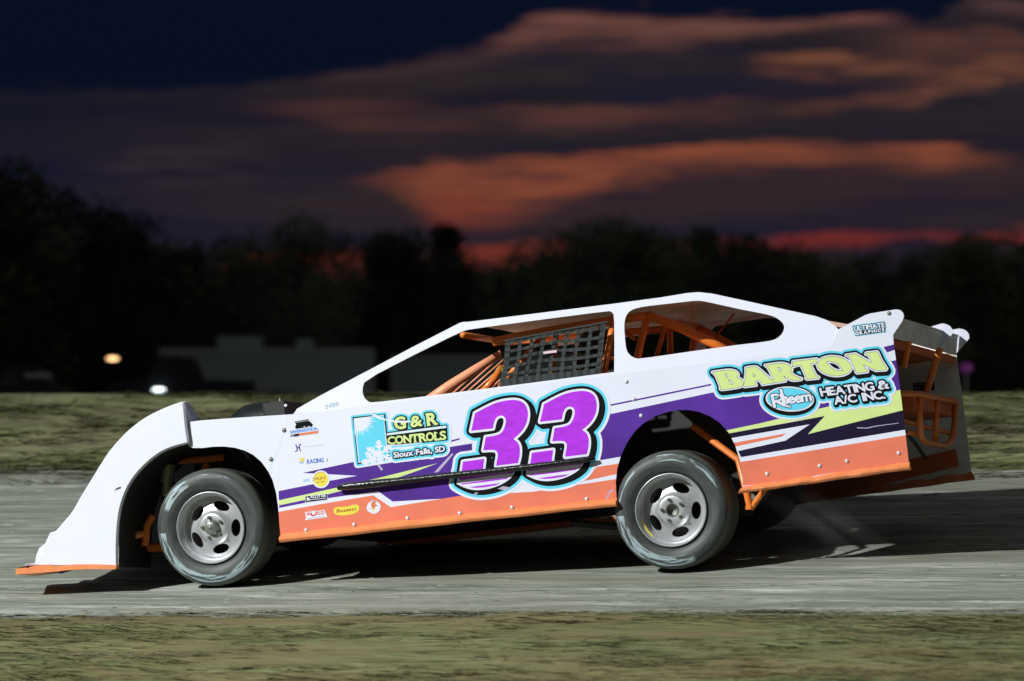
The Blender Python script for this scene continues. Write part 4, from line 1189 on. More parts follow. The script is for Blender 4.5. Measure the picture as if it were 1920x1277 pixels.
# ------------------------------------------------ spoiler
tl, bl_ = L(1690, 588), L(1675.5, 634.5)
sp = MB()
tl2 = tl + Vector((-0.035, 0, -0.016))
for (ya, yb) in ((0.006, WID - 0.03),):
    a, b, c_, d = Vector((bl_.x, ya, bl_.z)), Vector((bl_.x, yb, bl_.z)), Vector((tl2.x, yb, tl2.z)), Vector((tl2.x, ya, tl2.z))
    o3_ = Vector((-0.004, 0, 0.002))
    sp.prism([a, b, c_, d], [p + o3_ for p in (a, b, c_, d)])
    sp.tube([d + Vector((0, 0, 0)), c_ + Vector((0, 0, 0))], 0.006, n=8)
spo = sp.build('spoiler', M['spoiler'], car)
fin_out = [(1573, 617), (1590, 608), (1606, 599.5), (1622, 591), (1632, 587.8), (1656, 583.8), (1680, 580), (1688, 581.5), (1693, 586), (1695, 593), (1692, 602), (1675, 628), (1640, 632), (1600, 628)]
fin_end = [(1640, 602), (1660, 586), (1680, 580), (1688, 581.5), (1695, 585), (1700, 591), (1701, 599), (1696, 606), (1675.5, 629), (1650, 630)]
for yy in (1.36, WID - 0.018):
    fv = MB(); lp = [Vector((L(*p).x, yy, L(*p).z)) for p in fin_end]
    fv.prism(lp, [p + Vector((0, 0.004, 0)) for p in lp])
    fv.build('spoiler_fin', M['white'], car)

# ------------------------------------------------ nose: flared plastic with an orange lip
nose_side = smoothpoly([(45, 1061), (66, 1055), (80, 1026), (93, 998.5), (99, 997), (104, 995.5), (118, 979), (134, 961), (150, 932), (166, 906), (183, 878), (201, 849.5), (218, 829), (236, 810), (254, 795), (274, 781), (300, 768), (322, 759), (338, 753.5), (343, 754.5), (346, 760), (347.5, 780), (350, 805), (353.5, 826), (352.5, 832),
             (330, 837.5), (308, 845.5), (286, 860), (266, 878.5), (250, 897.5), (238, 918), (229, 942), (223, 970), (220, 1005), (219, 1062), (160, 1061), (115, 1063)], 1, 28)
nv = MB()
YO = -0.035
def nl(p, y): q = L(p[0], p[1], YO); return Vector((q.x, y, q.z))
ring0 = [nl(p, YO) for p in nose_side]
cen = sum((Vector(p) for p in ring0), Vector()) / len(ring0)
def inset(lp, d):
    out = []
    n_ = len(lp)
    for i in range(n_):
        a, b, c_ = lp[i - 1], lp[i], lp[(i + 1) % n_]
        t_ = (c_ - a).normalized(); nr = Vector((-t_.z, 0, t_.x))
        out.append(b + nr * d)
    return out
area2 = sum(a.x * b.z - b.x * a.z for a, b in zip(ring0, ring0[1:] + ring0[:1]))
sg = 1 if area2 > 0 else -1
def flare(mirror):
    m = MB()
    r1 = inset(ring0, 0.010 * sg); r0 = [Vector((p.x, YO + 0.012, p.z)) for p in ring0]
    rA = [Vector((p.x, YO + 0.017, p.z)) for p in ring0]
    n_ = len(ring0)
    front_ids = list(range(n_))
    m.add(r1, [tuple(range(n_))])
    m.prism(r1, r0, caps=False); m.prism(r0, rA, caps=False)
    # the crest carries on inwards, then rolls down to the hood line
    top_i = [i for i in range(1, 26 * 2) if i < n_]
    crest = [p for p, q in zip(ring0, nose_side)]
    sel = [i for i in range(n_) if crest[i].z >= L(60, 1056, YO).z - 0.01 and nose_side[i][0] < 347 and (nose_side[i][1] < 1062) and not (nose_side[i][0] > 215 and nose_side[i][1] > 836)]
    sel = [i for i in sel if i <= max(range(n_), key=lambda j: crest[j].z) + 2]
    zlow = L(352, 800).z
    prof = [(YO + 0.017, 0), (0.04, 0.006), (0.09, 0.002), (0.13, -0.02)]
    rows = [[Vector((crest[i].x, y, crest[i].z + dz)) for i in sel] for y, dz in prof]
    zt0 = crest[sel[0]].z
    def center_z(i, y):
        # low centre section: rises evenly from the lip to the hood
        tt = (crest[i].x - crest[sel[0]].x) / (crest[sel[-1]].x - crest[sel[0]].x)
        return zt0 + (L(352, 795).z - zt0) * (tt ** 0.85)
    for y, f_ in ((0.18, 0.45), (0.24, 0.8), (0.32, 1.0), (0.95, 1.0)):
        rows.append([Vector((crest[i].x, y, max(zt0 + .13 * f_, crest[i].z * (1 - f_) + min(crest[i].z, center_z(i, y)) * f_))) for i in sel])
    k_ = len(sel)
    vs = [p for r_ in rows for p in r_]; fs = []
    for j in range(len(rows) - 1):
        for i in range(k_ - 1):
            fs.append((j * k_ + i, j * k_ + i + 1, (j + 1) * k_ + i + 1, (j + 1) * k_ + i))
    m.add(vs, fs)
    # rear skirt of the flare, swooping down to the hood
    tip = max(range(n_), key=lambda j: crest[j].z)
    sw = [L(343.5, 754.5, 0.0), L(349, 760, 0.06), L(353.5, 770, 0.11), L(358, 778.5, 0.16), L(364, 784.5, 0.22), L(377, 788.8, 0.34)]
    lo = [Vector((p.x, p.y, L(352, 795).z)) for p in sw]
    m.add(sw + lo, [(i, i + 1, len(sw) + i + 1, len(sw) + i) for i in range(len(sw) - 1)])
    if mirror:
        m.v = [mir(Vector((v.x, v.y, max(v.z, zt0 + .13)))) for v in m.v]; m.f = [f[::-1] for f in m.f]
    return m
fa, fb = flare(False), flare(True)
fa.add(fb.v, fb.f)
# underside pan of the nose
na, nb_ = L(45, 1063, YO), L(219, 1063, YO)
fa.add([Vector((na.x, YO + .03, na.z)), Vector((nb_.x - .35, YO + .03, nb_.z)), Vector((nb_.x - .35, .5, nb_.z + .06)), Vector((na.x, .5, na.z + .06))], [(0, 1, 2, 3)])
nose = fa.build('nose', M['plastic'], car)
smooth_by_angle(nose, 32)
# scuffs and a fastener on the nose
nd = MB()
q = [L(x, y, YO - 0.0015) for x, y in ((214, 920), (219, 915), (226, 912.5), (227, 915), (221, 917.5))]
nd.add(q + [p + Vector((0, 0.001, 0)) for p in q], [tuple(range(5))])
nd.build('nose_mark', M['dark'], nose)
# lip
lipl = MB()
lt = [(29, 1066.5), (70, 1064), (108, 1061), (119, 1060), (165, 1058.5), (219, 1059.5)]
lb = [(30, 1077), (70, 1074.5), (108, 1071.5), (119, 1069.5), (165, 1067), (216, 1067.5)]
for i in range(len(lt) - 1):
    A0, A1, B0, B1 = L(*lt[i], YO - 0.012), L(*lt[i + 1], YO - 0.012), L(*lb[i], YO - 0.012), L(*lb[i + 1], YO - 0.012)
    dy = Vector((0, 0.05, 0))
    lipl.prism([A0, A1, B1, B0], [p + dy for p in (A0, A1, B1, B0)])
tipT, tipB = L(*lt[0], YO - 0.012), L(*lb[0], YO - 0.012)
for p0, p1, hgt in ((Vector((tipT.x, YO, 0)), Vector((tipT.x - 0.05, 0.4, 0)), 0), ):
    a, b = Vector((p0.x, p0.y, tipT.z)), Vector((p1.x, p1.y, tipT.z)); c_, d = Vector((p1.x, p1.y, tipB.z)), Vector((p0.x, p0.y, tipB.z))
    lipl.prism([a, b, c_, d], [p + Vector((0.22, 0, 0.004)) for p in (a, b, c_, d)])
lipl.build('splitter_lip', M['orange_trim'], nose)
ltop = MB()
a0_ = L(29, 1067, YO); 
ltop.add([L(31, 1066, YO), L(70, 1054.5, YO + .01), Vector((L(66, 1054.5).x, 0.4, L(66, 1054.5).z)), Vector((tipT.x - 0.05, 0.4, tipT.z))], [(0, 1, 2, 3)])
nd = MB(); nd.dome(L(52, 1064.5, YO - 0.001), (0, -0.5, 1), 0.008, 0.4); nd.build('nose_fastener', M['dark'], nose)
fl2 = MB(); ap = [p for p in nose_side if (p[1] > 833 and p[0] > 215 and p[1] < 1062.5)]; ap = sorted(ap, key=lambda p: p[1])
q = [nl(p, YO + .02) + Vector((.004, 0, -.002)) for p in ap]; fl2.add(q + [Vector((p.x, .55, p.z)) for p in q], [(i, i + 1, len(q) + i + 1, len(q) + i) for i in range(len(q) - 1)]); fl2.build('nose_arch_shade', M['dark'], car)  # dark sheet added so the hollow behind the nose reads as shade
ltop.build('nose_ledge', M['plastic'], nose)

# ------------------------------------------------ air scoop on the hood
ysc = 0.98
A = lambda px, py, y=ysc: L(px, py, y)
scp = MB()
sc_prof = [(447, 779), (456, 769), (468, 762), (484, 757.5), (500, 755.5), (513, 754.8)]
rowsc = []
for (px, py) in sc_prof:
    c_ = A(px, py); zb_ = A(px, 789).z; w_ = 0.16 + 0.05 * (px - 447) / 66
    hh_ = c_.z - zb_
    rowsc.append([Vector((c_.x, ysc - w_ + 2 * w_ * (0.5 - 0.5 * math.cos(math.pi * t_ / 10)), zb_ + hh_ * min(1, 1.12 * math.sin(math.pi * t_ / 10) ** 0.55))) for t_ in range(11)])
k_ = 11
scp.add([p for r_ in rowsc for p in r_], [(i * k_ + j, i * k_ + j + 1, (i + 1) * k_ + j + 1, (i + 1) * k_ + j) for i in range(len(rowsc) - 1) for j in range(10)])
sco = scp.build('air_scoop', M['scoop'], car, smooth=True)
sb_ = MB()
p0_, p1_ = A(515, 789), A(551, 754)
sb_.box((p0_.x, ysc - 0.2, p0_.z), (p1_.x, ysc + 0.2, p1_.z)); sb_.build('filter_housing', M['dark'], sco)
sb_ = MB(); sb_.tube([A(525, 757), A(524.5, 747)], 0.004); sb_.build('hood_pin', M['bolt'], sco); sb_ = MB(); sb_.dome(A(536, 760, ysc - 0.2), (0, -1, 0.4), 0.01, 0.6); sb_.build('hood_pin', M['bolt'], sco)

# ------------------------------------------------ rub rail on the door
rr_ = MB()
rp = [(633, 915), (648, 912.5), (700, 907), (760, 901), (830, 893), (920, 883.5), (1020, 872), (1100, 862), (1116, 859.5)]
rw = [0.013, 0.0215, 0.0225, 0.0205, 0.019, 0.0175, 0.0165, 0.016, 0.008]
rr_.tube([L(x, y, -0.03) for x, y in rp], rw, n=14)
for x, y in rp[1:-1:2]:
    rr_.tube([L(x, y, -0.03), L(x, y, -0.002)], 0.009, n=6)
rail_o = rr_.build('rub_rail', M['rail'], car, smooth=True)

# ------------------------------------------------ roll cage and windscreen bars
cg = MB()
def T(pts, r, m=cg, n=10): m.tube([L(x, y, d) for x, y, d in pts], r, n=n)
T([(1150, 606, .16), (1143, 640, .16), (1131, 712, .16)], 0.0185)                    # hoop beside the net
T([(1131, 673, .16), (1175, 672, .3)], 0.009)
T([(925, 641, .30), (1000, 626, .30), (1080, 612, .30), (1168, 598, .30)], 0.027)     # roof halo, left rail
T([(868, 628, .30), (905, 634, .95), (948, 641, 1.62)], 0.018)                        # halo, front bar
T([(1214, 592, .32), (1202, 640, .32), (1188, 705, .32)], 0.021)                      # main hoop upright
T([(1214, 592, .32), (1270, 612, .32), (1320, 636, .32), (1385, 668, .32)], 0.0265)   # rear brace
T([(1168, 598, .30), (1214, 592, .32)], 0.024)
T([(1214, 594, .32), (1262, 606, 1.0), (1306, 612, 1.58)], 0.022)                     # hoop, across
T([(1248, 610, .95), (1230, 672, .9)], 0.0135)
T([(1256, 610, 1.05), (1257, 672, 1.1)], 0.0185)
T([(1190, 636, .32), (1160, 612, .5)], 0.012)
T([(1306, 612, 1.58), (1290, 700, 1.6)], 0.02)
T([(1306, 612, 1.58), (1410, 668, 1.6)], 0.022)
T([(948, 641, 1.62), (1306, 612, 1.58)], 0.022)
cage = cg.build('roll_cage', M['orange_tube'], car, smooth=True)
# far-side windscreen post: broad top lit from the left, then the row of thin bars
pb = MB()
pa, pbn = [(782, 752, .62), (832, 716, .66), (880, 685, .70), (934, 651, .75)], [0.034, 0.031, 0.027, 0.021]
pb.tube([L(x + 8, y + 10, d) for x, y, d in pa], pbn, n=14)
post = pb.build('windscreen_post', M['bar'], car, smooth=True)  # pale orange here is orange light reflected on a white pillar, put into the colour
wb_ = MB()
for i in range(7):
    f = i
    x0_, y0_ = 836 + 13.2 * i, 749 - 1.2 * i
    x1_, y1_ = 936 + 5.0 * i, 660 + 6.6 * i
    wb_.tube([L(x0_, y0_, .80 + .05 * i), L(x1_, y1_, .84 + .05 * i)], 0.0052, n=8)
wb_.build('windscreen_bars', M['bar'], car, smooth=True)
ds = MB()
ds.tube([L(905, 735, .5), L(926, 712, .55), L(941, 688, .6)], [0.022, 0.021, 0.018], n=12)
ds.build('dash_brace', M['orange_tube'], car, smooth=True)
ds = MB(); ds.tube([L(938, 724, .46), L(975, 680, .5), L(1016, 630, .56)], .017, n=10); ds.build('dash_brace', M['orange_tube'], car, smooth=True)
ds = MB(); ds.tube([L(1046, 612, .95), L(1041, 660, .95), L(1036, 712, .95)], .0125, n=10)
ds.build('dash_brace', M['orange_tube'], car, smooth=True)
dc = MB(); dc.tube([L(933, 703, .58), L(940, 692, .6)], 0.024, n=12); dc.build('brace_collar', M['lime'], cage)
# padding band
hp = MB(); hp.tube([L(941, 646, .24), L(938, 655, .24), L(943, 668, .26)], 0.006, n=6); hp.build('net_rod', M['dark'], car)

# ------------------------------------------------ window net: woven straps with sag
nt_ = MB()
q00, q10, q11, q01 = (953, 636), (1132, 607), (1119, 705), (941, 724)
yn = 0.045
def NP(s, t_):
    px = (q00[0] * (1 - s) + q10[0] * s) * (1 - t_) + (q01[0] * (1 - s) + q11[0] * s) * t_
    py = (q00[1] * (1 - s) + q10[1] * s) * (1 - t_) + (q01[1] * (1 - s) + q11[1] * s) * t_
    px += 2.2 * math.sin(5 * s + 3 * t_) * math.sin(math.pi * t_); py += 2.6 * math.sin(7 * s + 1.0 + 2 * t_) * math.sin(math.pi * min(1, t_ + .12))
    return px, py, yn + 0.03 * math.sin(math.pi * s) * math.sin(math.pi * t_) + 0.004 * math.sin(11 * s + 4 * t_)
def strap(f, w, off, n=26):
    prev = None; vs = []; fs = []
    pts = [Vector(L(*f(i / n))) for i in range(n + 1)]
    for i, p in enumerate(pts):
        d = (pts[min(i + 1, n)] - pts[max(i - 1, 0)]); d.y = 0; d.normalize()
        nn_ = Vector((-d.z, 0, d.x)) * w / 2; o = Vector((0, off + 0.003 * math.sin(i * 1.9), 0))
        vs += [p + nn_ + o, p - nn_ + o, p - nn_ + o + Vector((0, .003, 0)), p + nn_ + o + Vector((0, .003, 0))]
    for i in range(n):
        b = 4 * i
        for k in range(4):
            fs.append((b + k, b + (k + 1) % 4, b + 4 + (k + 1) % 4, b + 4 + k))
    nt_.add(vs, fs)
for k in range(9):
    s = k / 8
    strap(lambda t_, s=s: NP(s, t_), 0.0205 if 0 < k < 8 else 0.03, 0.0)
for k in range(6):
    t0 = (k + 0.35) / 5.7
    strap(lambda s, t0=t0: NP(s, t0), 0.0175 if k < 5 else 0.05, -0.002, 40)
net = nt_.build('window_net', M['net'], car)
nr = MB(); nr.tube([L(945, 640, .05), L(1040, 622, .05), L(1140, 604, .05)], 0.008); nr.tube([L(940, 726, .05), L(1120, 706, .05)], 0.007)
nr.box(L(1108, 621, .03), L(1124, 612, .06)); nr.build('net_rod', M['dark'], net)
nm = MB(); a_ = L(1019, 664, yn + .018); nm.box(a_ + Vector((0, 0, 0)), a_ + Vector((.078, .004, .014))); nm.build('net_tag', mat('pink_tag', (.75, .5, .6), .5, var=.1), net)

# ------------------------------------------------ interior: floor, bulkheads, seat, wheel
fp = MB()
xf, xr_ = L(560, 0 + 1000).x, L(1690, 870).x
fp.box((xf, 0.10, 0.02), (L(1150, 940).x, WID - 0.10, 0.035))
fp.box((xf - 0.02, 0.06, 0.02), (xf, WID - 0.06, L(560, 785).z - 0.02))
fp.box((L(1165, 700).x, 0.45, 0.03), (L(1165, 700).x + 0.012, WID - 0.25, ZB - 0.03))
fp.build('floor_pan', M['dark'], car)
ip = MB(); a_, b_ = L(800, 765, .30), L(1120, 740, .30)
ip.box((a_.x, .40, ZB - .10), (b_.x + .05, .41, ZB - .02)); ip.build('cockpit_panel', M['orange_dull'], car)
se = MB()
sx0 = L(1085, 700, .62).x
def SB(lo, hi, mt=None): se.box(lo, hi, 0, mt)
seat_prof = [(-.36, .16), (-.30, .10), (.0, .12), (.10, .20), (.20, .62), (.22, .72), (.26, .72), (.24, .55), (.15, .14), (.04, .05), (-.34, .04)]
se.prism([Vector((sx0 + x, .42, .05 + z)) for x, z in seat_prof], [Vector((sx0 + x, .86, .05 + z)) for x, z in seat_prof])
for yy in (.40, .86):
    se.prism([Vector((sx0 + x, yy, .05 + z)) for x, z in [(-.3, .08), (-.28, .24), (.02, .26), (.06, .5), (.2, .62), (.24, .6), (.14, .1)]], [Vector((sx0 + x, yy + .02, .05 + z)) for x, z in [(-.3, .08), (-.28, .24), (.02, .26), (.06, .5), (.2, .62), (.24, .6), (.14, .1)]])
se.build('seat', M['seat'], car)
sw_ = MB(); swc = Vector((sx0 - .50, .64, .50)); axd = Vector((.86, 0, .5)).normalized(); u_ = axd.cross(Vector((0, 1, 0))).normalized(); v_ = Vector((0, 1, 0))
swpts = [swc + (u_ * math.cos(t_) + v_ * math.sin(t_)) * .175 for t_ in (2 * math.pi * i / 28 for i in range(29))]
sw_.tube(swpts, .014, n=8, cap=False); sw_.tube([swpts[0], swc - axd * .03, swpts[14]], .012, n=6); sw_.tube([swpts[7], swc - axd * .03], .012, n=6)
sw_.tube([swc - axd * .03, swc - axd * .5], .015, n=8); sw_.build('steering_wheel', M['dark'], car)

# ------------------------------------------------ rear bumper, tail frame, fuel cell
xb = L(1690, 745).x
bp_ = MB()
T2_ = lambda pts, r: bp_.tube([L(x, y, d) for x, y, d in pts], r, n=12)
yl, yr, ym = .42, 1.47, .95
def bpt(px, py, y, dx=None): return L(px, py, y)
T2_([(1690, 737, .12), (1720, 739, yl - .04), (1726, 740, yl), (1755, 746, ym), (1789, 752, yr - .02), (1793, 756, yr)], .0175)
T2_([(1724, 741, yl), (1724.5, 780, yl), (1727, 818, yl + .02), (1735, 829, yl + .12), (1757, 834, ym), (1772, 836.5, yr - .28), (1784, 826, yr - .08), (1789, 800, yr - .02), (1793, 756, yr)], .0175)
T2_([(1757, 747, ym), (1755, 790, ym), (1753, 831, ym)], .0175)
bump = bp_.build('rear_bumper', M['orange_tube'], car, smooth=True)
tf = MB()
for y, a_, b_ in ((.25, (1640, 800), (1740, 812)),):
    tf.tube([L(1660, 780, .2), L(1740, 802, 1.0), L(1790, 815, 1.6)], .014)
    tf.tube([L(1660, 806, .2), L(1726, 814, .5)], .016)
tf.tube([L(1735, 742, .9), L(1751, 690, .98), L(1762, 655, 1.04)], .02)                # post up to the deck
tf.tube([L(1695, 690, .2), L(1705, 640, .2)], .016)
tf.tube([L(1300, 800, .3), L(1384, 862, .16), L(1398, 916, .1), L(1407, 955, .1)], .019)
tf.tube([L(1407, 955, .1), L(1432, 920, .12), L(1470, 880, .3)], .017)
tf.box(L(1398, 956, .08), L(1411, 948, .12))
tf.build('tail_frame', M['orange_tube'], car, smooth=False)
fc = MB()
fxa = L(1600, 760, .5).x
za_, zb_ = L(1690, 768, .3).z, L(1690, 737, .3).z
fc.box((fxa, .3, za_), (xb + .01, 1.5, zb_ - .012)); fc.build('tail_panel', M['orange_dull'], car)
fc = MB(); fc.box((fxa - .35, .42, za_ - .28), (fxa + .05, 1.4, za_ - .02)); fc.build('fuel_cell', M['dark'], car)
# inner deck at belt height, dark sheets added for shade in the wheel arches and the inside of the far rocker
idk = MB(); xq = L(1178, 700).x
idk.box((xq, .06, ZB - .045), (xs_d[0] + .01, WID - .06, ZB - .03)); idk.box((L(800, 750).x, 1.0, ZB - .045), (xq - .002, WID - .06, ZB - .03))
idk.build('inner_deck', M['innerdeck'], car)
wh_ = MB(); xw0, xw1 = L(1120, 900).x, L(1470, 880).x
wh_.box((xw0, .44, .08), (xw1, .452, ZB - .06)); wh_.box((xw0, .44, -.14), (L(1372, 900).x, .452, .078)); wh_.box((xw0, .03, .0), (xw0 + .008, .44, ZB - .06)); wh_.build('arch_shade_sheet', M['dark'], car)
wh_ = MB(); xw0, xw1 = L(300, 900).x, L(540, 880).x
wh_.box((xw0 + .02, .58, HUB_F.z - .02), (xw1, .592, L(420, 800).z - .03)); wh_.build('arch_shade_sheet', M['dark'], car)
ib = MB(); q_ = [L(x, y, WID - .014) for x, y in ((1420, 930), (1792, 842), (1798, 874), (1420, 965))]
ib.prism(q_, [p + Vector((0, .005, 0)) for p in q_]); ib.build('rocker_backing', M['orange_dull'], car)
dk = MB(); dk.tube([L(1690, 800, .3), L(1715, 830, .5), L(1735, 858, .8)], .012); dk.build('hose', M['dark'], car)
# far-side lettered plate
zr4 = L(1713, 717, WID - .006); lt4 = text('GT', (1716, 731), (1733, 731), (0, -11.5), gap=.12, bold=.5)
pl = [(1712.5, 718.5), (1752, 716), (1752, 732), (1713, 733)]
o_ = flat_panel('sticker', [pl], [([l for s_ in lt4 for l in s_], 1)], [M['black'], M['greyp']], rq, k=WID - .006, proud=.0012, thick=.0008)
# roof struts
rs = MB(); rs.tube([L(1377, 588, 1.4), L(1341, 632, 1.35)], .0065); rs.build('roof_strut', M['orange_dull'], car)
rs = MB(); rs.tube([L(1299, 566, .5), L(1297, 613, .5)], .004); rs.build('roof_strut', M['orange_dull'], car); rs = MB(); rs.tube([L(1275, 598, .9), L(1274, 607, .9)], .006)
rs.build('roof_strut', M['orange_dull'], car)

# ------------------------------------------------ engine bay and front suspension, mostly in shade
en = MB()
xh = HUB_F.x
en.box((xh - .05, .62, HUB_F.z - .08), (xh + .62, 1.28, HUB_F.z + .3)); en.box((xh - .42, .45, HUB_F.z - .1), (xh - .36, 1.45, HUB_F.z + .32))
for k in range(4): en.tube([Vector((xh + .02 + k * .13, .6, HUB_F.z + .2)), Vector((xh + .06 + k * .13, .48, HUB_F.z + .12)), Vector((xh + .2 + k * .13, .44, HUB_F.z - .02))], .022)
en.build('engine', M['dark'], car)
fr = MB()
for yy in (.46, WID - .46):
    fr.tube([Vector((xh - .52, yy, HUB_F.z - .05)), Vector((xh + .5, yy, HUB_F.z - .05)), Vector((xh + 2.6, yy, HUB_F.z + .02))], .026)
fr.tube([L(224, 1010, .25), L(272, 1000, .30)], .022); fr.tube([L(272, 1024, .3), L(276, 985, .3), L(286, 968, .32)], .022)
fr.tube([L(228, 985, .3), L(250, 935, .34)], .018); fr.tube([L(320, 866, .45), L(420, 858, .5)], .02); fr.tube([L(388, 870, .4), L(370, 905, .4)], .018)
fr.tube([Vector((xh - .52, .46, HUB_F.z - .05)), Vector((xh - .52, WID - .46, HUB_F.z - .05))], .024)
fr.build('chassis_frame', M['orange_tube'], car)
sk = MB(); sk.tube([L(318, 872, .33), L(312, 930, .36)], .028); sk.tube([L(318, 870, .33), L(313, 905, .34)], .038); sk.build('shock_absorber', mat('pale_shock_body', (.25, .27, .18), .4, .2, var=.2), car)
ax_ = MB(); ax_.tube([HUB_R + Vector((0, .3, 0)), HUB_R + Vector((0, 1.5, -.04))], .045); ax_.dome(HUB_R + Vector((-.05, .95, 0)), (1, 0, 0), .16, 1)
ax_.tube([HUB_R + Vector((-.1, .42, -.1)), HUB_R + Vector((-.7, .46, .02))], .02)
ax_.build('rear_axle', M['dark'], car)
ml = MB(); ml.dome(L(1301, 800, .4), (0, -1, 0), .012, .8); ml.build('shock_bolt', M['orange_tube'], car)

# ------------------------------------------------ wheels
TY = [(.075, .196), (.045, .203), (.026, .212), (.010, .232), (.003, .256), (.002, .276), (.006, .296), (.015, .313), (.030, .325), (.052, .3315), (.075, .333)]
def tyre_mesh(wd, rad, parent, m):
    k = rad / .333
    pr = [(y, r * (k if r > .26 else 1)) for y, r in TY] 
    pr += [(t_, rad * (1.0 + .0) - (.003 if i % 2 else 0)) for i, t_ in enumerate([.09, .094, .13, .134, .17, .174, .21, .214, wd - .09, wd - .086])][: -2]
    pr += [(wd - y, r * (k if r > .26 else 1)) for y, r in TY[::-1]]
    b = MB(); b.lathe(pr, 96); o = _obj('tyre', b.v, b.f, m, parent, b.m, True); smooth_by_angle(o, 50); return o
def rim_mesh(parent, wd, mark=False):
    b = MB()
    b.lathe([(.034, .200), (.020, .2065), (.012, .205), (.010, .2015), (.014, .197), (.030, .194), (.034, .189), (.046, .187), (.050, .180), (.066, .177), (.090, .170), (.120, .166), (wd - .06, .166), (wd - .03, .2)], 80)
    # dished centre with five windows
    def dish(r):
        P_ = [(0, .050), (.05, .047), (.076, .045), (.084, .062), (.10, .076), (.125, .083), (.15, .088), (.170, .096)]
        for (r0, y0), (r1, y1) in zip(P_, P_[1:]):
            if r <= r1: return y0 + (y1 - y0) * (r - r0) / (r1 - r0)
        return P_[-1][1]
    holes = []
    for i in range(5):
        a = R(-8 + 72 * i); cx, cz = .128 * math.cos(a), .128 * math.sin(a)
        lp = []
        for j in range(22):
            t_ = 2 * math.pi * j / 22; ta, rd_ = .050 * math.cos(t_), .0265 * math.sin(t_)
            lp.append((cx - ta * math.sin(a) + rd_ * math.cos(a), cz + ta * math.cos(a) + rd_ * math.sin(a)))
        holes.append(lp)
    outer = [(.169 * math.cos(t_), .169 * math.sin(t_)) for t_ in (2 * math.pi * i / 72 for i in range(72))]
    bore = [(.033 * math.cos(t_), .033 * math.sin(t_)) for t_ in (2 * math.pi * i / 24 for i in range(24))]
    vs, es = [], []
    for lp in [outer, bore] + holes:
        o = len(vs); vs += [Vector(p) for p in lp]; es += [(o + i, o + (i + 1) % len(lp)) for i in range(len(lp))]
    for r in (.05, .066, .078, .084, .092, .10, .112, .125, .14, .155):
        for i in range(56):
            p = (r * math.cos(2 * math.pi * i / 56), r * math.sin(2 * math.pi * i / 56))
            if not any(inside(np.array([p]), [[((x - sum(q[0] for q in h) / 22) * 1.12 + sum(q[0] for q in h) / 22, (y - sum(q[1] for q in h) / 22) * 1.12 + sum(q[1] for q in h) / 22) for x, y in h]])[0] for h in holes): vs.append(Vector(p))
    ov, _, of, *_ = delaunay_2d_cdt(vs, es, [], 0, 1e-5)
    P = np.array([tuple(v) for v in ov]); C = np.array([P[list(f)].mean(0) for f in of])
    ok = inside(C, [outer, bore] + holes)
    vv = [(p[0], dish(math.hypot(*p)), p[1]) for p in P]
    ff = []
    for f, k_ in zip(of, ok):
        if not k_: continue
        a, b_, c_ = (Vector(vv[i]) for i in f)
        ff.append(tuple(f) if (b_ - a).cross(c_ - a).y < 0 else tuple(f[::-1]))
    b.add(vv, ff)
    for h in holes:   # thickness of the pressed steel
        q = [Vector((x, dish(math.hypot(x, z)), z)) for x, z in h]
        b.prism(q, [p + Vector((0, .010, 0)) for p in q], caps=False)
    if mark:   # a smear of yellow paint on the inner lip
        k_ = 14; vv = []
        for i in range(k_ + 1):
            a = R(186 + 42 * i / k_); wv = math.sin(math.pi * i / k_) ** .5
            vv += [(.1865 * math.cos(a), .0445, .1865 * math.sin(a)), ((.1865 - .008 * wv) * math.cos(a), .0445 + .005 * wv - .001, (.1865 - .008 * wv) * math.sin(a))]
        b.add(vv, [(2 * i, 2 * i + 1, 2 * i + 3, 2 * i + 2) for i in range(k_)], 1)
    o = _obj('rim', b.v, b.f, [M['rim'], M['yellow']], parent, b.m, True); smooth_by_angle(o, 35)
    return o
def hub_mesh(parent, front):
    b = MB()
    if front:
        b.lathe([(.10, .052), (.05, .050), (.043, .044), (.022, .039), (.012, .032), (.008, .016), (.0075, .0001)], 28)
        b.dome((0, .008, 0), (0, -1, 0), .010, .6)
    else:
        b.lathe([(.055, .034), (.05, .033), (.062, .029), (.075, .028), (.08, .0001)], 28)
        b.lathe([(.052, .04), (.046, .0395), (.046, .033), (.07, .032)], 28)
    b.build  # noqa
    o = _obj('hub', b.v, b.f, M['hub'], parent, b.m, True); smooth_by_angle(o, 40)
    for i in range(5):
        a = R(28 + 72 * i); c_ = Vector((.060 * math.cos(a), .047, .060 * math.sin(a)))
        n_ = MB()
        hexa = [c_ + Vector((.0105 * math.cos(R(60 * j)), 0, .0105 * math.sin(R(60 * j)))) for j in range(6)]
        n_.prism(hexa, [p + Vector((0, -.015, 0)) for p in hexa]); n_.tube([c_ + Vector((0, -.014, 0)), c_ + Vector((0, -.021, 0))], .005, n=8)
        _obj('lug_nut', n_.v, n_.f, M['hub'], o)
    return o
def wheel(center, rad, front, steer=0.0, flip=False, camber=0.0, spin=0.0, wd=.29):
    w = empty('wheel', (0, 0, 0)); w.parent = car
    # mesh axis: outer face at y = 0
    mtx = Matrix.Translation(Vector(center) - BASE) @ Matrix.Rotation(steer, 4, 'Z') @ Matrix.Rotation(camber, 4, 'X')
    if flip: mtx = mtx @ Matrix.Rotation(math.pi, 4, 'Z')
    w.matrix_local = mtx
    tyre_mesh(wd, rad, w, M['tyre_f' if front else 'tyre_r']); rim_mesh(w, wd, not front); hub_mesh(w, front)
    return w
def ground_center(p, rad):
    """put a far-side wheel on the ground"""
    wd_ = toworld(p); wd_.z = track_z(wd_.x, wd_.y) + rad - .006
    return CBi @ (wd_ - CO)
wheel(HUB_F + Vector((0, -.05, 0)), RF, True, steer=R(-2.5), camber=R(3.5))
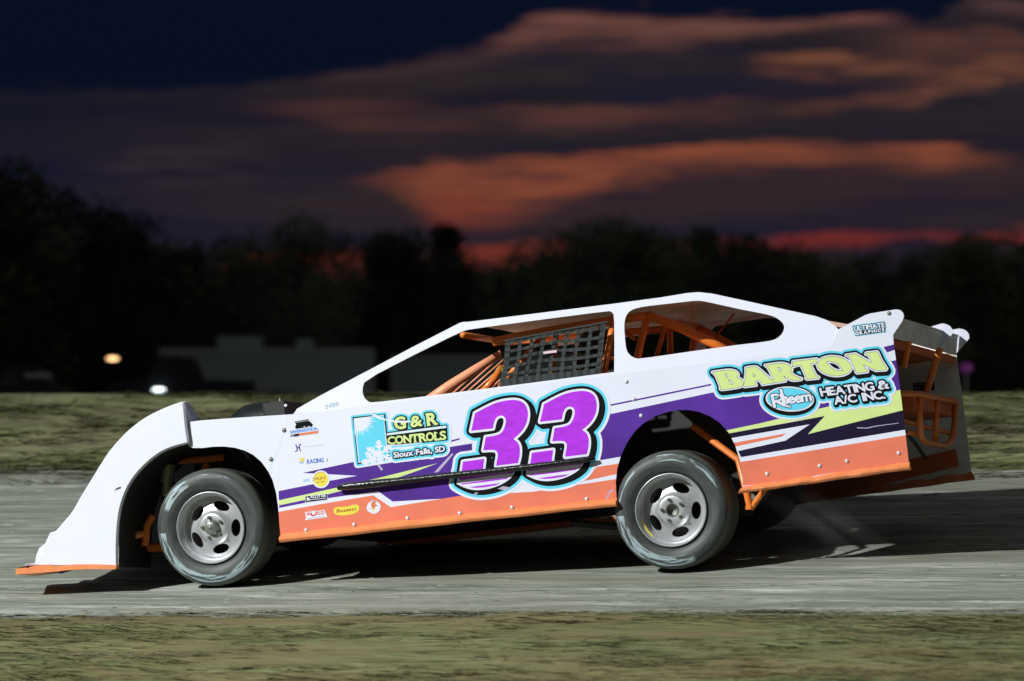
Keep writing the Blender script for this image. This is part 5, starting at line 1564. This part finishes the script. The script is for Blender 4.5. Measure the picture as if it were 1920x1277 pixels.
wheel(HUB_R + Vector((0, -.045, 0)), RR, False, steer=R(-1.0), camber=R(3.0), wd=.32)
wheel(ground_center(Vector((HUB_F.x + .03, WID - .04, HUB_F.z)), RF), RF, True, steer=R(-2), flip=True, camber=R(3))
wheel(ground_center(Vector((HUB_R.x + .04, WID - .02, HUB_R.z)), RR), RR, False, flip=True, camber=R(3), wd=.32)

# ------------------------------------------------ the driver, deep in the shade behind the net
def skin_figure(name, joints, bones, m, parent=None, mtx=None, root=0):
    me = bpy.data.meshes.new(name); me.from_pydata([j[0] for j in joints], bones, [])
    o = bpy.data.objects.new(name, me); COL.objects.link(o)
    md = o.modifiers.new('skin', 'SKIN'); md.use_smooth_shade = True
    sv = me.skin_vertices[0].data
    for i, j in enumerate(joints):
        sv[i].radius = (j[1], j[1] if len(j) < 3 else j[2])
        sv[i].use_root = (i == root)
    sub = o.modifiers.new('sub', 'SUBSURF'); sub.levels = 1; sub.render_levels = 2
    me.materials.append(m)
    if parent: o.parent = parent
    return o
drv = empty('person', toworld(Vector((sx0, .64, .16))))
drv.matrix_world = Matrix.Translation(toworld(Vector((sx0, .64, .16)))) @ CB.to_4x4()
tag(drv, 'driver in black suit and dark helmet seated behind the window net', 'person')
J = [((-.02, 0, .08), .13, .16), ((.06, 0, .28), .12, .15), ((.13, 0, .46), .125, .18), ((.15, 0, .56), .07, .07), ((.145, 0, .64), .055, .055),
     ((.12, -.19, .50), .062), ((-.05, -.24, .32), .05), ((-.34, -.165, .40), .036), ((.12, .19, .50), .062), ((-.05, .25, .33), .05), ((-.34, .165, .40), .036),
     ((-.05, -.1, .06), .09), ((-.45, -.13, .20), .07), ((-.80, -.12, .03), .05), ((-.86, -.12, .0), .045), ((-.93, -.12, .07), .03),
     ((-.05, .1, .06), .09), ((-.45, .13, .20), .07), ((-.80, .12, .03), .05), ((-.86, .12, .0), .045), ((-.93, .12, .07), .03)]
Bn = [(0, 1), (1, 2), (2, 3), (3, 4), (2, 5), (5, 6), (6, 7), (2, 8), (8, 9), (9, 10), (0, 11), (11, 12), (12, 13), (13, 14), (14, 15), (0, 16), (16, 17), (17, 18), (18, 19), (19, 20)]
body = skin_figure('body', J, Bn, M['suit'], drv)
for sgn in (-1, 1):
    w0 = Vector((-.34, sgn * .165, .40)); pj = [(tuple(w0), .030), (tuple(w0 + Vector((-.05, 0, .015))), .034, .022), (tuple(w0 + Vector((-.085, 0, .02))), .034, .02)]
    bn = [(0, 1), (1, 2)]
    for k in range(4):
        b0 = len(pj); dz = (.028 - .018 * k); ln = (.03, .034, .032, .026)[k]
        base_ = w0 + Vector((-.09, 0, dz)); pj += [(tuple(base_), .0095), (tuple(base_ + Vector((-ln, -sgn * .006, 0))), .009), (tuple(base_ + Vector((-ln - .008, -sgn * .03, 0))), .0085), (tuple(base_ + Vector((-ln + .012, -sgn * .048, 0))), .008)]
        bn += [(2, b0), (b0, b0 + 1), (b0 + 1, b0 + 2), (b0 + 2, b0 + 3)]
    b0 = len(pj); pj += [(tuple(w0 + Vector((-.055, -sgn * .03, .03))), .011), (tuple(w0 + Vector((-.09, -sgn * .045, .035))), .009)]; bn += [(1, b0), (b0, b0 + 1)]
    skin_figure('glove', pj, bn, M['suit'], drv)
hm = MB(); hc = Vector((.12, 0, .745))
vs, fs = [], []
for i in range(13):
    ph = math.pi * i / 12 * .86
    for k in range(24):
        th = 2 * math.pi * k / 24; rx_, ry_, rz_ = .145, .118, .135
        fr_ = 1.0 + (.10 if math.cos(th) < -.3 and ph > 1.5 else 0)
        vs.append(hc + Vector((rx_ * math.sin(ph) * math.cos(th) * fr_, ry_ * math.sin(ph) * math.sin(th), rz_ * math.cos(ph))))
for i in range(12):
    for k in range(24):
        a, b_ = i * 24 + k, i * 24 + (k + 1) % 24; fs.append((a, a + 24, b_ + 24, b_))
hm.add(vs, fs); hel = hm.build('helmet', M['helmet'], drv, smooth=True)
vz = MB(); vs, fs = [], []
for i in range(5):
    for k in range(13):
        th = math.pi + (k - 6) / 6 * 1.15; ph = 1.25 + .5 * i / 4
        vs.append(hc + Vector((.151 * math.sin(ph) * math.cos(th), .124 * math.sin(ph) * math.sin(th), .141 * math.cos(ph))))
for i in range(4):
    for k in range(12): fs.append((i * 13 + k, (i + 1) * 13 + k, (i + 1) * 13 + k + 1, i * 13 + k + 1))
vz.add(vs, fs); vz.build('visor', M['glassd'], hel, smooth=True)
fcn = MB()   # face behind the visor: brow, nose, eyes
for dy in (-.032, .032): fcn.dome(hc + Vector((-.098, dy, -.005)), (-1, 0, 0), .012, .5)
fcn.tube([hc + Vector((-.098, 0, 0)), hc + Vector((-.112, 0, -.035))], [.008, .013], n=8)
fcn.tube([hc + Vector((-.09, 0, .03)), hc + Vector((-.095, 0, -.04)), hc + Vector((-.07, 0, -.09))], [.055, .06, .04], n=14)
fcn.build('face', M['skin'], hel, smooth=True)

# thin dust kicked up behind the rear tyres
dm_ = bpy.data.materials.new('dust_air'); dm_.use_nodes = True
nt2 = dm_.node_tree; nt2.nodes.clear()
o2 = nt2.nodes.new('ShaderNodeOutputMaterial'); pv_ = nt2.nodes.new('ShaderNodeVolumePrincipled'); nt2.links.new(pv_.outputs[0], o2.inputs['Volume'])
pv_.inputs['Color'].default_value = (.62, .62, .58, 1)
t2_ = nt2.nodes.new('ShaderNodeTexCoord'); g2 = nt2.nodes.new('ShaderNodeTexGradient'); g2.gradient_type = 'SPHERICAL'; nt2.links.new(t2_.outputs['Object'], g2.inputs[0])
n2_ = nt2.nodes.new('ShaderNodeTexNoise'); n2_.inputs['Scale'].default_value = 2.2; n2_.inputs['Detail'].default_value = 4; nt2.links.new(t2_.outputs['Object'], n2_.inputs['Vector'])
mr_ = nt2.nodes.new('ShaderNodeMapRange'); nt2.links.new(n2_.outputs['Fac'], mr_.inputs[0]); mr_.inputs[1].default_value = .35; mr_.inputs[2].default_value = .75
mu = nt2.nodes.new('ShaderNodeMath'); mu.operation = 'MULTIPLY'; nt2.links.new(g2.outputs['Fac'], mu.inputs[0]); nt2.links.new(mr_.outputs[0], mu.inputs[1])
m3 = nt2.nodes.new('ShaderNodeMath'); m3.operation = 'MULTIPLY'; nt2.links.new(mu.outputs[0], m3.inputs[0]); m3.inputs[1].default_value = .9; nt2.links.new(m3.outputs[0], pv_.inputs['Density'])
bmd = bmesh.new(); bmesh.ops.create_icosphere(bmd, subdivisions=3, radius=1.0); med = bpy.data.meshes.new('dust_cloud'); bmd.to_mesh(med); bmd.free(); med.materials.append(dm_)
do = bpy.data.objects.new('dust_cloud', med); COL.objects.link(do)
dw = toworld(HUB_R); dx_ = dw.x + .95; do.location = (dx_, dw.y + .75, track_z(dx_, dw.y + .75) + .12); do.scale = (1.35, 1.1, .42); do.rotation_euler = (0, R(-4), R(-12))
tag(do, 'faint grey dust kicked up low behind the rear tyres', 'dust', kind='stuff')

# ---------------------------------------------------------------- BACKGROUND
def bgp(px, py, depth):
    """a point on the line of sight at a given distance beyond the camera"""
    return at_y(px, py, depth + CAM.y)
GZ = 0.3
# trees: tapered trunk with limbs, crown of many small leaf clumps
def make_tree(seed, h, w, trunk_frac, leaf, shape='round', n=5200, low=.12):
    rd_ = random.Random(seed)
    root = empty('tree', (0, 0, 0))
    tb = MB()
    lean = Vector((rd_.uniform(-.04, .04), rd_.uniform(-.04, .04), 1))
    tb.tube([lean * (h * t_) for t_ in (0, .08, .3, .55, .8)], [h * .03, h * .022, h * .017, h * .011, h * .004], n=8)
    blobs = []
    nb = rd_.randint(11, 16)
    for i in range(nb):
        t_ = low + (1 - low) * (i + rd_.random()) / nb
        prof_ = {'round': math.sin(math.pi * min(1, .12 + t_ * .86)) ** .7, 'cone': (1.05 - t_) * .9, 'tall': math.sin(math.pi * (.2 + t_ * .72)) ** .8}[shape]
        a = rd_.random() * 6.28; rr = w * .5 * prof_ * rd_.uniform(.35, 1.0)
        c_ = Vector((math.cos(a) * rr, math.sin(a) * rr, h * (t_ * .92 + .05)))
        rad = w * rd_.uniform(.16, .27) * (.55 + .5 * prof_)
        blobs.append((c_, rad))
        tb.tube([lean * (h * max(.15, t_ * .7)), (lean * (h * t_ * .85)).lerp(c_, .5) , c_], [h * .009, h * .005, h * .002], n=5)
    blobs.append((lean * h * .93, w * .14))
    tb.build('trunk', M['bark'], root)
    vs, fs = [], []
    tot = sum(r_ ** 2 for _, r_ in blobs)
    for c_, rad in blobs:
        for _ in range(int(n * rad ** 2 / tot)):
            while True:
                d = Vector((rd_.uniform(-1, 1), rd_.uniform(-1, 1), rd_.uniform(-1, 1)))
                if .05 < d.length < 1: break
            p = c_ + d.normalized() * rad * (d.length ** .45) * rd_.uniform(.75, 1.18)
            p.z = max(p.z, .1)
            s_ = h * rd_.uniform(.011, .022)
            a = Vector((rd_.gauss(0, 1), rd_.gauss(0, 1), rd_.gauss(0, .6))).normalized(); b_ = a.orthogonal().normalized()
            k = len(vs)
            vs += [p - a * s_, p + b_ * s_ * .55, p + a * s_, p - b_ * s_ * .55]; fs.append((k, k + 1, k + 2, k + 3))
    obj('crown', vs, fs, M['leaf'][leaf], root)
    return root
def copy_tree(o):
    c_ = o.copy(); COL.objects.link(c_)
    for ch in list(o.children):
        d = ch.copy(); COL.objects.link(d); d.parent = c_
    return c_
protos = [make_tree(3, 7.0, 6.2, .2, 0), make_tree(8, 8.0, 5.0, .2, 1, 'tall'), make_tree(14, 7.5, 5.6, .2, 2), make_tree(21, 8.0, 4.2, .2, 0, 'cone'), make_tree(33, 6.0, 6.6, .2, 1)]
PH = [7.0, 8.0, 7.5, 8.0, 6.0]
usedp = set()
rt = random.Random(77)
# (pixel column of the crown, pixel row of its top, distance, prototype)
TREES = [(-60, 330, 122, 2), (20, 312, 118, 1), (78, 372, 128, 0), (135, 425, 125, 4), (190, 408, 150, 1), (232, 440, 140, 0), (300, 478, 165, 2), (352, 470, 150, 3), (405, 478, 170, 4),
         (455, 505, 180, 0), (505, 512, 170, 4), (566, 432, 150, 0), (600, 448, 162, 2), (665, 470, 175, 4), (720, 478, 160, 2), (768, 440, 178, 1), (832, 428, 184, 3), (852, 498, 170, 0), (905, 516, 190, 4), (960, 514, 170, 0),
         (1020, 502, 180, 2), (1060, 480, 165, 1), (1110, 440, 150, 0), (1165, 430, 160, 2), (1222, 436, 155, 1), (1270, 470, 175, 4), (1322, 434, 185, 3), (1352, 478, 170, 4), (1410, 462, 160, 2), (1470, 482, 175, 0),
         (1525, 478, 165, 1), (1580, 502, 180, 4), (1640, 496, 172, 0), (1700, 504, 180, 2), (1755, 488, 168, 4), (1840, 448, 150, 1), (1880, 466, 158, 0), (1940, 470, 150, 2), (2010, 450, 160, 0), (2090, 440, 150, 1), (-140, 350, 130, 0), (-220, 380, 140, 4)]
LAB = {1: 'tallest dark tree at the far left edge of the photo', 11: 'round dark tree standing above the wall of the long pale trailer',
       16: 'slender dark tree with a narrow tip beside the red strip of sky', 23: 'tall bushy dark tree rising just above the front of the car roof', 26: 'thin dark treetop standing alone against the right end of orange cloud', 35: 'dark round-headed tree touching the red sky at far right'}
for i, (px, py, d, k) in enumerate(TREES):
    top = bgp(px, py, d); b_ = Vector((top.x, top.y, GZ))
    s_ = (top.z - GZ) / PH[k] * 1.02
    o = protos[k] if k not in usedp else copy_tree(protos[k])
    usedp.add(k)
    o.location = b_; o.scale = (s_ * rt.uniform(1.15, 1.5), s_ * 1.2, s_); o.rotation_euler = (0, 0, rt.uniform(0, 6.28))
    tag(o, LAB.get(i, 'dark bushy tree in the unlit row of trees behind the track'), 'tree', 'trees in the dark row behind the track')
# the far wood behind them, one mass
rw_ = random.Random(9); vs, fs = [], []
for i in range(33000):
    px = rw_.uniform(-400, 2400) if i < 14000 else rw_.choice((rw_.uniform(-4200, -250), rw_.uniform(2150, 6200))); d = rw_.uniform(205, 240)
    topy = 545 + 26 * mn.noise(Vector((px * .006, 1.5, 0))) + 12 * mn.noise(Vector((px * .03, 4.5, 0)))
    out_ = max(0, min(1, max(-250 - px, px - 2150) / 250)); topy -= out_ * (70 + 60 * mn.noise(Vector((px * .004, 8.5, 0))) + 40 * mn.noise(Vector((px * .013, 2.5, 0))))
    py = rw_.uniform(topy, 740); p = bgp(px, py, d)
    if p.z < .3: continue
    s_ = rw_.uniform(.2, .5) * (1 + .9 * out_); a = Vector((rw_.gauss(0, 1), rw_.gauss(0, 1), rw_.gauss(0, .7))).normalized(); b2_ = a.orthogonal()
    k = len(vs); vs += [p - a * s_, p + b2_ * s_ * .7, p + a * s_, p - b2_ * s_ * .7]; fs.append((k, k + 1, k + 2, k + 3))
tag(obj('far_woodland', vs, fs, M['leaf'][0]), 'dark far woodland along the horizon behind the trees', 'woodland', kind='stuff')

# long pale trailer and dark vehicles parked behind the bank
def trailer(pxa, pxb, pytop, d, label):
    a, b_ = bgp(pxa, pytop, d), bgp(pxb, pytop, d)
    t_ = empty('enclosed_trailer', ((a.x + b_.x) / 2, a.y, GZ)); ln = b_.x - a.x; h = a.z - GZ
    m = MB(); m.box((-ln / 2, 0, .45), (ln / 2, 2.4, h)); m.build('body', M['trailer'], t_)
    m = MB(); m.box((-ln / 2 - .02, -.02, h - .10), (ln / 2 + .02, -.003, h + .03)); m.box((-ln / 2 - .02, -.02, .42), (ln / 2 + .02, -.003, .52)); m.box((-ln / 2 - .03, -.015, .5), (-ln / 2 + .06, 0, h - .1)); m.build('trim', M['trim'], t_)
    m = MB(); m.box((ln * .12, -.035, .55), (ln * .12 + .8, -.02, h - .22)); m.build('door', M['trailer'], t_)
    for k in (-1, 1):
        m = MB(); m.lathe([(.0, .02), (0, .33), (.2, .33), (.2, .02)], 20); o = m.build('wheel', M['dark'], t_); o.location = (-ln * .05 + k * .42, -.04, .33)
    m = MB(); m.box((-ln * .05 - .85, -.06, .72), (-ln * .05 + .85, -.022, .80)); m.build('mudguard', M['trim'], t_)
    tag(t_, label, 'trailer'); return t_, ln, h
tr1, ln1, h1 = trailer(300, 700, 655, 120, 'long pale enclosed trailer in the dark behind the grass bank')
for px0, px1, py0 in ((408, 490, 631), (556, 586, 636)):
    m = MB(); a, b_ = bgp(px0, py0, 120.8), bgp(px1, py0, 120.8); o = Vector(tr1.location)
    m.box((a.x - o.x, .7, h1), (b_.x - o.x, 1.5, a.z - GZ)); m.build('roof_vent', M['trailer'], tr1)
tr2, ln2, h2 = trailer(735, 1080, 668, 132, 'second pale trailer seen through the open front side window')

def dark_car(pxa, pxb, pytop, d, label, m_, name='parked_car', pickup=False):
    a, b_ = bgp(pxa, pytop, d), bgp(pxb, pytop, d); ln = b_.x - a.x; h = a.z - GZ
    t_ = empty(name, ((a.x + b_.x) / 2, a.y, GZ))
    pr_ = [(-.5, .30), (-.5, .58), (-.46, .64), (-.22, .68), (-.14, 1.0), (.0, 1.0)] + ([(.10, .98), (.15, .68), (.5, .66), (.5, .3)] if pickup else [(.2, .99), (.34, .72), (.48, .66), (.5, .3)])
    m = MB(); lo_ = [Vector((x * ln, 0, z * h)) for x, z in pr_]; m.prism(lo_, [p + Vector((0, 1.8, 0)) for p in lo_]); o = m.build('body', m_, t_)
    w_ = [(-.19, .70), (-.125, .95), (.0, .95), (.0, .70)]; m = MB(); q = [Vector((x * ln, -.012, z * h)) for x, z in w_]; m.prism(q, [p + Vector((0, .01, 0)) for p in q]); m.build('window', M['glassd'], t_)
    for k in (-.32, .33):
        m = MB(); m.lathe([(0, .02), (0, .36), (.22, .36), (.22, .02)], 24); o = m.build('wheel', M['dark'], t_); o.location = (k * ln, -.03, .36)
    tag(t_, label, 'car' if not pickup else 'pickup truck'); return t_
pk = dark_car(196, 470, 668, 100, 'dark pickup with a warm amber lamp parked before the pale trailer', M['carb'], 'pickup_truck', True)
def lamp_on(t_, pxa, pxb, pya, pyb, d, m_, name):
    a, b_ = bgp(pxa, pya, d), bgp(pxb, pyb, d); o = Vector(t_.location); m = MB()
    c_ = (a + b_) / 2 - o; rx_, rz_ = (b_.x - a.x) / 2, (a.z - b_.z) / 2
    lp = [Vector((c_.x + rx_ * math.cos(t2) , c_.y, c_.z + rz_ * math.sin(t2))) for t2 in (2 * math.pi * i / 18 for i in range(18))]
    m.prism(lp, [p + Vector((0, .06, 0)) for p in lp]); return m.build(name, m_, t_)
pk_l = lamp_on(pk, 200, 222, 669, 676, 99.9, M['amber'], 'marker_lamp')
lamp_on(pk, 286, 309, 728, 734, 99.85, M['lampw'], 'step_lamp')
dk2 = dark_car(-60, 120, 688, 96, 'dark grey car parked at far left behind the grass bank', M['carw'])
a, b_ = bgp(46, 701, 95.9), bgp(96, 707, 95.9); o = Vector(dk2.location); m = MB(); m.box((a.x - o.x, -.03, b_.z - o.z), (b_.x - o.x, -.015, a.z - o.z)); m.build('reflection_streak', M['trailer'], dk2)  # pale strip painted in for a reflection on the car
# purple lamp on a pole at far right
pp = bgp(1812, 690, 92); lp_ = empty('lamp_post', (pp.x, pp.y, GZ))
m = MB(); m.tube([(0, 0, 0), (0, 0, pp.z - GZ)], .02, n=8); m.build('pole', M['pole'], lp_)
m = MB(); m.lathe([(-.04, .005), (-.06, .12), (0, .2), (.06, .12), (.06, .005)], 20); o = m.build('lamp', M['lampp'], lp_); o.location = (0, -.05, pp.z - GZ); o.scale = (.6, .5, .45)
tag(lp_, 'small dim purple lamp on a pole at the far right behind the car', 'lamp')

for o in S.objects:
    if 'incar' in o: del o['incar']
